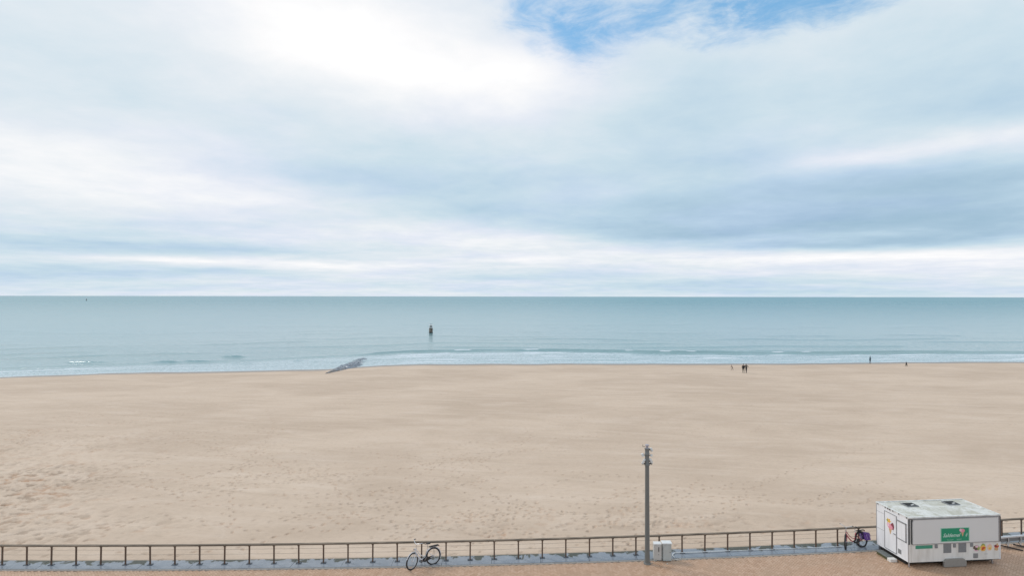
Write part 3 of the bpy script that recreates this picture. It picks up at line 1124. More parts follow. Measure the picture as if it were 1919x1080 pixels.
def arc(c, r, a0, a1, n=14, y=0.0):
    return [(c[0] + r * math.cos(a0 + (a1 - a0) * k / n), y, c[1] + r * math.sin(a0 + (a1 - a0) * k / n)) for k in range(n + 1)]


def wheel(parent, M_, r=0.35, blackrim=False):
    """wheel in its local x-z plane, centred at the origin, moved by M_"""
    b = MB()
    b.tube(circle(Vector((0, 0, 0)), r - 0.03, Vector((1, 0, 0)), Vector((0, 0, 1)), 36), 0.013, 6, closed=True)
    w = b.xform(M_).build('wheel', m_chrome if not blackrim else m_black, parent, True)
    b = MB()
    b.tube(circle(Vector((0, 0, 0)), r, Vector((1, 0, 0)), Vector((0, 0, 1)), 36), 0.036, 8, closed=True)
    b.xform(M_).build('tyre', m_tyre, w, True)
    b = MB()
    for k in range(28):
        th = 2 * PI * k / 28
        sgn = 1 if k % 2 else -1
        h = Vector((0.02 * math.cos(th + 1.2 * sgn), 0.03 * sgn, 0.02 * math.sin(th + 1.2 * sgn)))
        b.tube([h, Vector(((r - .03) * math.cos(th), 0, (r - .03) * math.sin(th)))], 0.0016, 3)
    b.xform(M_).build('spokes', m_chrome, w)
    b = MB()
    b.tube([(0, -0.06, 0), (0, -0.03, 0), (0, 0.03, 0), (0, 0.06, 0)], [0.012, 0.022, 0.022, 0.012], 8)
    b.xform(M_).build('hub', m_chrome, w)
    return w


def bicycle(loc, rz, lean, steer, frame_m, label, sc=1.0, fender_m=None, basket=False, high=0.0, blackrim=False):
    r = 0.35
    bk = empty('bicycle', loc, rz, label, 'bicycle')
    bk.rotation_euler = (lean, 0, rz)
    bk.scale = (sc * 0.94, sc, sc)
    RW, FW = Vector((-0.52, 0, r)), Vector((0.56, 0, r))
    BBk = Vector((-0.06, 0, 0.29))
    seat_t = Vector((-0.24, 0, 0.80))
    hd_t, hd_b = Vector((0.33, 0, 0.86)), Vector((0.385, 0, 0.68))
    b = MB()
    b.tube([hd_t, hd_b], 0.024, 10)
    b.tube([hd_b + Vector((-.01, 0, .03)), (0.28, 0, 0.52), (0.15, 0, 0.37), (0.03, 0, 0.295), BBk], 0.028, 10)      # low swept tube
    b.tube([hd_t + Vector((0, 0, -.04)), (0.20, 0, 0.60), (0.05, 0, 0.47), (-0.13, 0, 0.42)], 0.018, 8)
    b.tube([BBk, seat_t - Vector((0.02, 0, 0.10)) * 1.0], 0.022, 10)
    for sy in (-1, 1):
        b.tube([BBk + Vector((-.03, .03 * sy, 0)), RW + Vector((0, .06 * sy, 0))], 0.014, 7)
        b.tube([Vector((-0.19, 0.02 * sy, 0.62)), RW + Vector((0, .06 * sy, 0))], 0.013, 7)
    b.build('frame', frame_m, bk, True)
    wheel(bk, Matrix.Translation(RW), r, blackrim)
    b = MB()
    b.tube(arc((RW.x, RW.z), r + .045, math.radians(20), math.radians(205), 18), 0.019, 6)
    for sy in (-1, 1):
        b.tube([RW + Vector((0, .05 * sy, 0)), (RW.x - 0.36, .02 * sy, RW.z + .17)], 0.004, 4)
    b.build('rear_mudguard', fender_m or frame_m, bk, True)
    # steering assembly
    axis = (hd_t - hd_b).normalized()
    ST = Matrix.Translation(hd_b) @ Matrix.Rotation(steer, 4, axis) @ Matrix.Translation(-hd_b)
    b = MB()
    for sy in (-1, 1):
        b.tube([hd_b + Vector((0, .012 * sy, -.01)), hd_b + Vector((.03, .05 * sy, -.07)), FW + Vector((0, .055 * sy, 0))], 0.015, 8)
    b.xform(ST).build('fork', frame_m, bk, True)
    wheel(bk, ST @ Matrix.Translation(FW), r, blackrim)
    b = MB()
    b.tube(arc((FW.x, FW.z), r + .04, math.radians(25), math.radians(175), 16), 0.018, 6)
    b.xform(ST).build('front_mudguard', fender_m or frame_m, bk, True)
    b = MB()
    hz = hd_t.z + 0.12 + high
    b.tube([hd_t, (0.315, 0, hz)], 0.014, 8)
    b.tube([(0.10, -.30, hz + .07), (0.22, -.27, hz + .09), (0.30, -.14, hz + .05), (0.325, 0, hz), (0.30, .14, hz + .05), (0.22, .27, hz + .09), (0.10, .30, hz + .07)], 0.015, 8)
    hb = b.xform(ST).build('handlebar', m_chrome, bk, True)
    for sy in (-1, 1):
        b = MB()
        b.tube([(0.08, .303 * sy, hz + .067), (0.19, .28 * sy, hz + .088)], 0.022, 8)
        b.xform(ST).build('grip', m_black, hb, True)
    b = MB()
    b.tube([(0.40, 0, hd_t.z - .02), (0.44, 0, hd_t.z - .02), (0.47, 0, hd_t.z - .02)], [0.025, 0.04, 0.042], 10)
    b.xform(ST).build('headlamp', m_chrome, bk, True)
    # saddle, rack, drive
    b = MB()
    b.tube([(-0.222, 0, 0.70), (-0.255, 0, 0.89 + high * .5)], 0.013, 8)
    b.build('seat_post', m_chrome, bk, True)
    b = MB()
    zz = 0.92 + high * .5
    b.tube([(-0.10, 0, zz + .005), (-0.17, 0, zz), (-0.27, 0, zz + .005), (-0.36, 0, zz + .02), (-0.385, 0, zz + .02)], [0.016, 0.03, 0.062, 0.085, 0.05], 10)
    n0 = 0
    b.xform(Matrix.Translation((0, 0, zz)) @ Matrix.Diagonal((1, 1, .55, 1)) @ Matrix.Translation((0, 0, -zz)))
    b.build('saddle', m_seat, bk, True)
    b = MB()
    zr = 0.775
    for sy in (-1, 1):
        b.tube([(-0.26, .055 * sy, zr - .01), (-0.34, .06 * sy, zr), (-0.80, .06 * sy, zr), (-0.82, .03 * sy, zr)], 0.007, 6)
        b.tube([RW + Vector((0, .065 * sy, 0)), (-0.62, .06 * sy, zr)], 0.005, 5)
    for xx in (-0.4, -0.55, -0.7, -0.815):
        b.tube([(xx, -.06, zr), (xx, .06, zr)], 0.005, 5)
    b.box(-0.80, -0.34, -.055, .055, zr + .006, zr + .03)
    b.build('luggage_rack', m_black, bk, True)
    b = MB()
    b.box(-0.845, -0.825, -0.035, 0.035, zr - .05, zr - .01)
    b.build('rear_light', mat('rear_lamp_red', (0.4, 0.02, 0.02), 0.3), bk)
    b = MB()
    b.tube([(-0.50, .065, .375), (-0.10, .055, .385), (0.02, .055, .35), (0.05, .055, .29), (0.0, .055, .23), (-0.10, .055, .205), (-0.50, .065, .325)], 0.012, 6, closed=True)
    b.prism([(-0.12, .38), (0.01, .36), (0.045, .29), (0.0, .225), (-0.12, .205), (-.4, .31), (-.4, .37)], .05, .06)
    b.build('chain_guard', m_black, bk, True)
    b = MB()
    b.tube([BBk + Vector((0, -.09, 0)), BBk + Vector((.10, -.09, -.13))], 0.009, 6)
    b.tube([BBk + Vector((0, .09, 0)), BBk + Vector((-.10, .09, .13))], 0.009, 6)
    b.tube([BBk + Vector((0, -.09, 0)), BBk + Vector((0, .09, 0))], 0.012, 6)
    cr = b.build('crank', m_chrome, bk, True)
    for sg_ in (1, -1):
        b = MB()
        yy = (-.18, -.09) if sg_ > 0 else (.09, .18)
        b.box(BBk.x + .10 * sg_ - .04, BBk.x + .10 * sg_ + .04, yy[0], yy[1], BBk.z - .132 * sg_ - .012, BBk.z - .132 * sg_ + .012)
        b.build('pedal', m_black, cr)
    b = MB()
    b.tube([BBk + Vector((-.04, -.04, -.02)), (-0.16, -.20, 0.01)], 0.009, 6)
    b.build('kickstand', m_chrome, bk, True)
    b = MB()
    b.tube([(-0.235, .05, .56), (-0.22, .05, .42), (-0.16, .05, .40), (-0.12, .05, .44), (-0.14, .05, .60), (-0.19, .05, .63)], 0.011, 6, closed=True)
    b.build('lock', m_black, bk, True)
    if basket:
        b = MB()
        for z_, s_ in ((hz - .16, .10), (hz - .06, .12), (hz + .02, .135)):
            b.tube([(0.40, -s_, z_), (0.60, -s_, z_), (0.60, s_, z_), (0.40, s_, z_)], 0.004, 4, closed=True)
        for k in range(8):
            yy = -.12 + .24 * k / 7
            b.tube([(0.60, yy, hz - .16), (0.60, yy, hz + .02)], 0.003, 4)
        b.xform(ST).build('basket', m_chrome, bk)
    return bk


def place_bike(front_px, rear_px, **kw):
    a, c = at(*front_px, 0), at(*rear_px, 0)
    d = a - c
    rz = math.atan2(d.y, d.x)
    mid = c + d.normalized() * (0.52)
    return mid, rz


mid, rz = place_bike((776, 1066), (812, 1060))
mid.z = 0.014
rz += 0.16
mid.x += 0.05
bike1 = bicycle(mid, rz, 0.09, 0.42, m_silver, 'silver white step-through bicycle with black saddle leaning by the railing, left of centre', sc=1.02, fender_m=m_silver, high=0.05)
mid, rz = place_bike((1586, 1030.5), (1618, 1026.5))
mid.z = 0.014
print('bike2 heading', rz)
bike2 = bicycle(mid, rz, 0.26, 4.10 - rz % (2 * PI), m_redf, 'red bicycle leaning on the railing just left of the white kiosk', sc=0.97, fender_m=m_black, high=0.03, blackrim=True)

m_purple = mat('purple_canvas', (0.16, 0.065, 0.30), 0.8, var=0.9, vscale=9, tint=(0.06, 0.025, 0.14), bump=0.5, bscale=25)
m_purp2 = mat('lilac_trim', (0.42, 0.30, 0.55), 0.7, var=0.5)
# saddle bags hanging from the red bicycle's rack
M2 = Matrix.Translation(bike2.location) @ bike2.rotation_euler.to_matrix().to_4x4() @ Matrix.Diagonal((.97, .97, .97, 1))
bag = empty('pannier_bag', tuple(M2 @ Vector((-0.76, 0, 0.34))), rz, 'purple double pannier bag hanging over the rear rack of the red bicycle', 'bag')
bag.rotation_euler = (0.26, 0, rz)
bag.scale = (.85, .85, .85)
for sy in (-1, 1):
    b = MB()
    y0, y1 = (0.07, 0.23) if sy > 0 else (-0.23, -0.07)
    b.bevbox(-0.19, 0.19, y0, y1, -0.02, 0.33, 0.045)
    b.build('bag_pocket', m_purple, bag, True)
    b = MB()
    yy = 0.232 if sy > 0 else -0.238
    b.bevbox(-0.17, 0.17, yy - .004, yy + .01, 0.17, 0.325, 0.004)
    fl = b.build('flap', m_purple, bag)
    b = MB()
    for xx in (-.09, .09):
        b.box(xx - .014, xx + .014, (yy - .012 if sy < 0 else yy + .0105), (yy - .0045 if sy < 0 else yy + .018), 0.06, 0.30)
    b.build('strap', m_purp2, fl)
b = MB()
b.bevbox(-0.18, 0.18, -0.225, 0.225, 0.335, 0.37, 0.02)
b.build('bag_top', m_purple, bag, True)

# ------------------------------------------------------------------ white kiosk trailer
VX, VY, VTH, VL, VW, VB, VT = 18.131, 26.491, 0.092, 4.549, 2.035, 0.25, 2.304
VH = VT - VB
m_kfront = mat('kiosk_front_panel', (0.78, 0.77, 0.745), 0.35, var=0.75, vscale=3.5, tint=(0.60, 0.58, 0.54), stretch=(1, 1, .22))
m_kside = mat('kiosk_white_side', (0.80, 0.81, 0.84), 0.35, var=0.6, vscale=4, tint=(0.65, 0.66, 0.68), stretch=(1, 1, .2))
m_khatch = mat('kiosk_grey_shutter', (0.70, 0.70, 0.695), 0.4, var=0.3, vscale=0.8, tint=(0.62, 0.62, 0.625))
m_alu = mat('aluminium_trim', (0.42, 0.43, 0.45), 0.38, metal=0.6, var=0.5, tint=(0.26, 0.27, 0.29))
m_darkalu = mat('dark_gasket', (0.09, 0.095, 0.10), 0.5, var=0.4)
m_under = mat('chassis_black', (0.015, 0.015, 0.015), 0.8, var=0.3)
m_grey = mat('grey_cover', (0.24, 0.25, 0.26), 0.5, var=0.3)
m_greyl = mat('warm_grey_panel', (0.30, 0.285, 0.265), 0.55, var=0.4, tint=(0.22, 0.21, 0.19))
m_green = mat('sign_green', (0.01, 0.285, 0.155), 0.4, var=0.25, tint=(0.02, 0.22, 0.13))
m_green2 = mat('sign_green_faded', (0.055, 0.30, 0.20), 0.5, var=0.3)
m_mint = mat('sign_mint_edge', (0.45, 0.66, 0.56), 0.5)
m_letter = mat('sign_lettering', (0.55, 0.72, 0.65), 0.5)
m_pink = mat('ice_pink', (0.75, 0.28, 0.36), 0.5, var=.4, tint=(0.8, 0.45, 0.5))
m_pinkl = mat('ice_pale_pink', (0.80, 0.52, 0.60), 0.5)
m_choc = mat('ice_dark_berry', (0.17, 0.03, 0.05), 0.5, var=.6, tint=(0.35, 0.08, 0.10))
m_yel = mat('ice_yellow', (0.80, 0.48, 0.10), 0.5, var=.5, tint=(0.75, 0.32, 0.06))
m_cone = mat('wafer_cone', (0.62, 0.40, 0.22), 0.6, var=.4)
m_olive = mat('mint_leaf', (0.30, 0.38, 0.10), 0.6)
m_brown = mat('chocolate_brown', (0.12, 0.08, 0.06), 0.6, var=.5, tint=(0.25, 0.2, 0.16))
m_cream = mat('vanilla_cream', (0.80, 0.62, 0.38), 0.6, var=.5, tint=(0.75, 0.45, 0.25))
m_redp = mat('print_red', (0.62, 0.10, 0.04), 0.5, var=.5, tint=(0.3, 0.03, 0.02))


def roof_material():
    m_ = bpy.data.materials.new('stained_roof')
    m_.use_nodes = True
    q = NG(m_.node_tree)
    bs = q.n['Principled BSDF']
    tcn = q.new('ShaderNodeTexCoord').outputs['Object']
    n_ = q.noise(tcn, 1.3, 7, 0.7, 0.6)
    n2_ = q.noise(tcn, 6.0, 6, 0.75, 0.4)
    c = q.mix(q.smooth(n_, 0.40, 0.62), (0.68, 0.68, 0.65), (0.46, 0.45, 0.38))
    c = q.mix(q.m('MULTIPLY', q.smooth(n2_, 0.50, 0.72), 0.75), c, (0.34, 0.315, 0.24))
    c = q.mix(q.m('MULTIPLY', q.smooth(n2_, 0.46, 0.30), 0.6), c, (0.66, 0.68, 0.67))
    q.put(bs.inputs['Base Color'], c)
    q.put(bs.inputs['Roughness'], q.m('MULTIPLY_ADD', n_, 0.6, 0.2))
    return m_


m_roof = roof_material()
kiosk = empty('kiosk_trailer', (VX, VY, 0), VTH, 'white ice cream kiosk trailer with a grey closed shutter and a green sign', 'trailer')
F = lambda a: a * VL
Zf = lambda k_: VB + k_ * VH


def kb(name, mats, x0, x1, y0, y1, z0, z1, parent=kiosk, bev=0):
    b = MB()
    if bev:
        b.bevbox(x0, x1, y0, y1, z0, z1, bev)
    else:
        b.box(x0, x1, y0, y1, z0, z1)
    return b.build(name, mats, parent)


# shell: slots 0 sides, 1 front
b = MB()
b.box(0, VL, 0, VW, VB, VT - .03)
b.mi = [0, 0, 1, 0, 0, 0]
body = b.build('body', [m_kside, m_kfront], kiosk)
# lower front apron, slightly proud
ap = kb('front_apron', m_kfront, F(.03), F(.985), -.022, -.001, Zf(.006), Zf(.40))
# shutter
sh = kb('shutter', m_khatch, F(.045), F(.975), -.05, -.001, Zf(.412), Zf(.945), bev=.004)
kb('shutter_frame', m_alu, F(.035), F(.985), -.056, -.001, Zf(.398), Zf(.411), sh)
kb('shutter_frame', m_alu, F(.035), F(.985), -.056, -.001, Zf(.946), Zf(.962), sh)
kb('shutter_frame', m_alu, F(.976), F(.986), -.056, -.001, Zf(.4115), Zf(.9455), sh)
kb('gas_strut', m_darkalu, F(.026), F(.034), -.05, -.001, Zf(.41), Zf(.94), sh)
kb('gas_strut', m_cablid, F(.035), F(.0415), -.06, -.001, Zf(.412), Zf(.90), sh)
kb('corner_profile', m_darkalu, F(0) - .006, F(.010), -.03, -.001, Zf(.40), VT - .10)
kb('corner_profile', m_darkalu, F(.988), VL + .006, -.05, -.001, Zf(.40), VT - .10)
kb('corner_profile', m_kside, F(.987), VL + .006, -.024, -.001, Zf(.0), Zf(.395))
kb('corner_profile', m_alu, -.008, -.001, -.0, .035, VB, VT - .05)
kb('corner_profile', m_alu, -.008, -.001, VW - .03, VW, VB, VT - .05)
# roof and rim
b = MB()
nx, ny = 18, 8
for i in range(nx):
    for j in range(ny):
        def rz_(i_, j_):
            e = min(i_, nx - i_) / nx * 2
            e2 = min(j_, ny - j_) / ny * 2
            return VT - .022 + .03 * math.sin(PI * j_ / ny) * min(1, e * 3) + 0.004 * math.sin(i_ * 2.1 + j_)
        xa, xb, ya, yb = .05 + (VL - .1) * i / nx, .05 + (VL - .1) * (i + 1) / nx, .05 + (VW - .1) * j / ny, .05 + (VW - .1) * (j + 1) / ny
        b.poly([(xa, ya, rz_(i, j)), (xb, ya, rz_(i + 1, j)), (xb, yb, rz_(i + 1, j + 1)), (xa, yb, rz_(i, j + 1))])
roof = b.build('roof', m_roof, kiosk, True)
m_rim = mat('roof_rim', (0.80, 0.81, 0.80), 0.4, var=0.8, vscale=3, tint=(0.36, 0.37, 0.35), metal=.1)
kb('roof_rim', m_rim, -.02, VL + .02, -.03, .05, VT - .05, VT + .008, roof)
kb('roof_rim', m_rim, -.02, VL + .02, VW - .05, VW + .02, VT - .05, VT + .008, roof)
kb('roof_rim', m_rim, -.02, .05, .051, VW - .051, VT - .05, VT + .006, roof)
kb('roof_rim', m_rim, VL - .05, VL + .02, .051, VW - .051, VT - .05, VT + .006, roof)
kb('gutter', m_darkalu, -.012, VL + .012, -.026, -.001, VT - .10, VT - .075, roof)
kb('gutter', m_alu, -.012, VL + .012, -.036, -.001, VT - .074, VT - .051, roof)
for a, bq in ((.275, .70), (.755, .72)):
    v_ = kb('roof_vent', m_grey, F(a) - .30, F(a) + .30, VW * bq - .24, VW * bq + .24, VT + .02, VT + .05, roof, bev=.01)
    kb('vent_opening', m_under, F(a) - .26, F(a) + .26, VW * bq - .20, VW * bq + .20, VT + .0505, VT + .053, v_)
    for k in range(3):
        kb('vent_blade', m_cablid, F(a) - .02 + k * .07, F(a) + .02 + k * .07, VW * bq - .16 + k * .03, VW * bq - .08 + k * .03, VT + .0535, VT + .062, v_)
# front fittings
sg = kb('sign_panel', m_mint, F(.335), F(.655), -.0535, -.0505, Zf(.435), Zf(.75))
kb('sign_face', m_green, F(.345), F(.645), -.0565, -.054, Zf(.45), Zf(.735), sg)


def text_mesh(txt, size, shear, name, material, parent, M_):
    cu = bpy.data.curves.new(name, 'FONT')
    cu.body = txt
    cu.size = size
    cu.shear = shear
    cu.extrude = 0.0015
    cu.offset = size * 0.012
    cu.resolution_u = 3
    to = bpy.data.objects.new(name, cu)
    COL.objects.link(to)
    dg = bpy.context.evaluated_depsgraph_get()
    me = bpy.data.meshes.new_from_object(to.evaluated_get(dg))
    COL.objects.unlink(to)
    bpy.data.objects.remove(to)
    me.transform(M_)
    me.materials.clear()
    me.materials.append(material)
    o = bpy.data.objects.new(name, me)
    COL.objects.link(o)
    o.parent = parent
    return o


RX = Matrix.Rotation(PI / 2, 4, 'X')
text_mesh('Saldemel', 0.235, 0.45, 'lettering', m_letter, sg, Matrix.Translation((F(.358), -.059, Zf(.545))) @ RX)
text_mesh('ij', 0.20, 0.45, 'lettering', m_letter, sg, Matrix.Translation((F(.605), -.059, Zf(.56))) @ RX)
# illegible small script line: short wavy strokes
b = MB()
for x0, x1, zz in ((.405, .475, .478), (.51, .565, .487)):
    n_ = 14
    b.tube([(F(x0 + (x1 - x0) * k / n_), -.0585, Zf(zz) + .022 * math.sin(k * 2.4) * (1 if k % 3 else .4)) for k in range(n_ + 1)], .006, 4)
b.build('lettering', m_letter, sg)


def cone_icon(M_, s, parent, name, full=True):
    """ice cream cone print: flat layers on a panel, drawn in x-z, 4 mm apart at most"""
    b = MB()

    def blob(cx, cz, rx, rz2, mi, y, n=14, jag=0.0):
        pts = [(cx + rx * math.cos(2 * PI * k / n) * (1 + jag * math.sin(k * 3.3)), cz + rz2 * math.sin(2 * PI * k / n) * (1 + jag * math.cos(k * 2.1))) for k in range(n)]
        b.prism([(x_ * s, z_ * s) for x_, z_ in pts], y - .0006, y, mi)
    b.prism([(x_ * s, z_ * s) for x_, z_ in ((-.13, .38), (.0, -.02), (.04, -.02), (.16, .38))], -.0008, 0, 0)
    blob(0, .50, .24, .17, 1, -.001, jag=.05)
    blob(-.18, .56, .13, .13, 4, -.0016, jag=.08)
    if full:
        blob(.22, .58, .15, .24, 2, -.0022, jag=.10)
        blob(.12, .47, .12, .14, 1, -.0028)
        # star-like fruit on top
        pts = []
        for k in range(12):
            r_ = .25 if k % 2 == 0 else .13
            pts.append(((-.12 + r_ * math.cos(k * PI / 6)) * s, (.84 + r_ * .8 * math.sin(k * PI / 6)) * s))
        b.prism(pts, -.0034, -.0028, 3)
        blob(-.24, .84, .07, .09, 5, -.004)
    return b.xform(M_).build(name, [m_cone, m_pink, m_choc, m_yel, m_pinkl, m_olive], parent)


cone_icon(Matrix.Translation((F(.575), -.0572, Zf(.555))), 0.50, sg, 'ice_cream_print', False)
kb('green_strip', m_green2, F(.07), F(.255), -.0262, -.0225, Zf(.300), Zf(.375))
for a0, a1 in ((.278, .308), (.478, .506), (.665, .695)):
    kb('latch', m_grey, F(a0), F(a1), -.05, -.0225, Zf(.305), Zf(.385), bev=.004)
for a0, a1 in ((.372, .458), (.536, .622)):
    fr_ = kb('service_flap', m_grey, F(a0), F(a1), -.0275, -.0225, Zf(.185), Zf(.39))
    for k in range(6):
        zz = Zf(.20 + .03 * k)
        kb('louvre', m_grey, F(a0) + .02, F(a1) - .02, -.034, -.028, zz, zz + .025, fr_)
vg = kb('vent_grille', m_grey, F(.698), F(.750), -.0265, -.0225, Zf(.045), Zf(.148))
for k in range(4):
    kb('louvre', m_alu, F(.703), F(.745), -.032, -.027, Zf(.055 + .024 * k), Zf(.066 + .024 * k), vg)
text_mesh('------', 0.10, 0.0, 'lettering', m_grey, kiosk, Matrix.Translation((F(.818), -.025, Zf(.115))) @ RX)


def picture(a, kk, cols, parent):
    """printed dessert picture: overlapping flat blobs"""
    b = MB()
    rs_ = random.Random(kk)
    specs = cols
    y = -.0232
    for cx, cz, rx, rz2, mi in specs:
        n = 13
        pts = [(F(a) + cx + rx * math.cos(2 * PI * k / n) * rs_.uniform(.85, 1.15), Zf(.275) + cz + rz2 * math.sin(2 * PI * k / n) * rs_.uniform(.85, 1.15)) for k in range(n)]
        b.prism(pts, y - .0006, y, mi)
        y -= .0007
    return b.build('dessert_picture', [m_brown, m_olive, m_pinkl, m_yel, m_redp, m_cream, m_choc, m_cone], parent)


picture(.735, 1, [(0, -.10, .12, .07, 2), (0, 0, .16, .12, 0), (.10, -.03, .06, .10, 1), (.02, .05, .08, .05, 2)], kiosk)
picture(.808, 2, [(0, .09, .10, .09, 1), (0, .0, .15, .10, 3), (0, -.08, .13, .09, 3), (.02, -.02, .09, .05, 4), (-.03, -.07, .05, .05, 4)], kiosk)
picture(.880, 3, [(0, 0, .14, .16, 2), (0, -.02, .12, .13, 5), (.0, -.06, .06, .05, 3)], kiosk)
picture(.953, 4, [(0, -.08, .11, .09, 7), (.02, .03, .12, .08, 4), (-.02, .05, .08, .05, 6), (.05, .10, .05, .06, 7)], kiosk)
# skirt over the axle
b = MB()
b.prism([(F(.365), VB - .225), (F(.606), VB - .225), (F(.606), Zf(.0)), (F(.580), Zf(.062)), (F(.392), Zf(.062)), (F(.365), Zf(.0))], -.11, -.023)
b.build('wheel_cover', m_greyl, kiosk)
# left side
XL = -.002
dr = kb('door', m_kside, -.014, -.001, VW * .36, VW * .71, Zf(.045), Zf(.885))
for y0, y1, z0, z1 in ((.345, .359, .035, .90), (.711, .725, .035, .90), (.3595, .7105, .886, .90), (.3595, .7105, .030, .044)):
    kb('door_frame', m_alu, -.024, -.001, VW * y0, VW * y1, Zf(z0), Zf(z1), dr)
kb('handle', m_alu, -.045, -.0145, VW * .375, VW * .43, Zf(.46), Zf(.48), dr)
MI = Matrix.Translation((-.0148, VW * .545, Zf(.42))) @ Matrix.Rotation(-PI / 2, 4, 'Z')
cone_icon(MI, 0.70, dr, 'ice_cream_print', True)
pn = kb('side_flap', m_kside, -.012, -.001, VW * .085, VW * .325, Zf(.43), Zf(.80))
for y0, y1, z0, z1 in ((.052, .344, .805, .835), (.052, .084, .425, .80), (.085, .344, .412, .426)):
    kb('flap_frame', m_alu, -.022, -.001, VW * y0, VW * y1, Zf(z0), Zf(z1), pn)
for z in (.42, .83):
    kb('hinge', m_darkalu, -.03, -.023, VW * .055, VW * .08, Zf(z) - .02, Zf(z) + .02, pn)
for z in (.405, .80):
    kb('panel_seam', m_alu, -.006, -.001, VW * .728, VW * .985, Zf(z), Zf(z) + .012)
vg = kb('vent_grille', m_grey, -.008, -.001, VW * .215, VW * .31, Zf(.085), Zf(.185))
for k in range(4):
    kb('louvre', m_alu, -.014, -.0085, VW * .22, VW * .305, Zf(.095 + .022 * k), Zf(.106 + .022 * k), vg)
for y in (.03, .26, .44, .60, .68, .92):
    kb('bolt', m_under, -.034, -.021, VW * y, VW * y + .045, VT - .075, VT - .02)
kb('marker_lamp', m_black, -.05, -.021, VW * .53, VW * .53 + .05, VT - .07, VT - .02)
# chassis, wheels, stabilisers
kb('chassis_shade_box', m_under, .12, VL - .12, .34, VW - .10, .035, VB - .002)  # chassis box extended almost to the ground to block light and darken the gap
kb('skirt_gasket', m_darkalu, -.004, VL, .003, .02, VB - .02, VB - .001)
for sy in (.14, VW - .30):
    b = MB()
    b.lathe([(.10, 0), (.20, .01), (.215, .03), (.215, .13), (.20, .15), (.10, .16)], 20)
    b.xform(Matrix.Translation((F(.49), sy + .16, .215)) @ Matrix.Rotation(PI / 2, 4, 'X'))
    w_ = b.build('wheel', m_tyre, kiosk, True)
for xx in (.06, VL - .35):
    for yy in (.06, VW - .10):
        kb('stabiliser_leg', m_alu, xx, xx + .045, yy, yy + .045, .012, VB - .003)
for xx in (1.1, 3.6):
    kb('support_block', m_under, xx, xx + .3, .45, VW - .25, .002, .034)
# tread step beside the door
stp = empty('entry_step', (VX, VY, 0), VTH, 'grey metal entry step with a white end block, below the kiosk door', 'step')
b = MB()
b.bevbox(-.40, -.06, VW * .42, VW * .76, .12, .155, .01)
for k in range(8):
    b.box(-.38, -.08, VW * .43 + k * .08, VW * .43 + k * .08 + .03, .1552, .162)
b.build('tread', mat('step_grating', (0.17, 0.185, 0.18), 0.6, var=.5), stp)
b = MB()
b.bevbox(-.40, -.06, VW * .30, VW * .415, .0, .135, .015)
b.build('end_block', m_kfront, stp)
b = MB()
b.box(-.37, -.12, VW * .44, VW * .76, .0, .118)
b.build('step_frame', mat('step_dark_green', (0.055, 0.065, 0.03), 0.8, var=.8, tint=(0.12, 0.12, 0.04)), stp)

# ------------------------------------------------------------------ bicycle rack right of the kiosk
m_galv = mat('galvanised_steel', (0.62, 0.64, 0.66), 0.4, metal=.35, var=.5, tint=(0.45, 0.46, 0.48))
m_rackd = mat('dark_rack_rail', (0.03, 0.028, 0.028), 0.5, var=.5, tint=(0.09, 0.05, 0.04))
BZ = .50
pa, pb = at(1871, 1007.5, BZ), at(1912, 1004.0, BZ)
dr_ = (pb - pa).normalized()
rack = empty('bicycle_rack', (pa.x, pa.y, 0), math.atan2(dr_.y, dr_.x), 'metal bicycle rack with white top beam and dark wheel channels, right of the kiosk', 'bicycle rack')
b = MB()
b.bevbox(-.3, 5.2, -.05, .05, BZ - .075, BZ, .012)
b.build('top_beam', m_galv, rack)
kb('back_panel', m_grey, -.3, 5.2, .06, .075, BZ - .30, BZ - .08, rack)
f0 = Matrix.Rotation(-math.atan2(dr_.y, dr_.x), 4, 'Z')
for k in range(7):
    x0 = .28 + k * .74 - .15
    b = MB()
    # wheel channel running forward and a little to the right
    b.hexa([(x0 - .03, -.02, .05), (x0 + .04, -.02, .05), (x0 + .60, -.60, .012), (x0 + .53, -.60, .012),
            (x0 - .03, -.02, .10), (x0 + .04, -.02, .10), (x0 + .60, -.60, .065), (x0 + .53, -.60, .065)])
    b.build('wheel_channel', m_rackd, rack)
    b = MB()
    b.tube([(x0 + .40, 0, BZ - .07), (x0 + .36, -.06, .30), (x0 + .14, -.14, .20), (x0 + .20, -.22, .08)], .012, 6)
    b.build('hoop', m_rackd, rack, True)
    b = MB()
    b.box(x0 + .44, x0 + .48, -.02, .02, .0, BZ - .076)
    b.build('leg', m_galv, rack)

# ------------------------------------------------------------------ breakwater
m_rock = mat('wet_blue_grey_rock', (0.30, 0.34, 0.39), 0.32, var=0.8, vscale=1.2, tint=(0.16, 0.19, 0.225), bump=0.5, bscale=8)
m_rockd = mat('sandy_rock', (0.27, 0.23, 0.20), 0.7, var=0.8, vscale=2, tint=(0.17, 0.15, 0.14), bump=0.5, bscale=8)
g0, g1 = at_beach(612, 700.5), at(680, 669.0, SEA_Z + .4)
gax = (Vector((g1.x, g1.y, 0)) - Vector((g0.x, g0.y, 0)))
GL = gax.length
gax.normalize()
gno = Vector((gax.y, -gax.x, 0))
groyne = empty('breakwater', (g0.x, g0.y, 0), 0, 'long low breakwater of blue-grey boulders running from the sand into the sea', 'breakwater')
rs = random.Random(21)
bA, bB = MB(), MB()


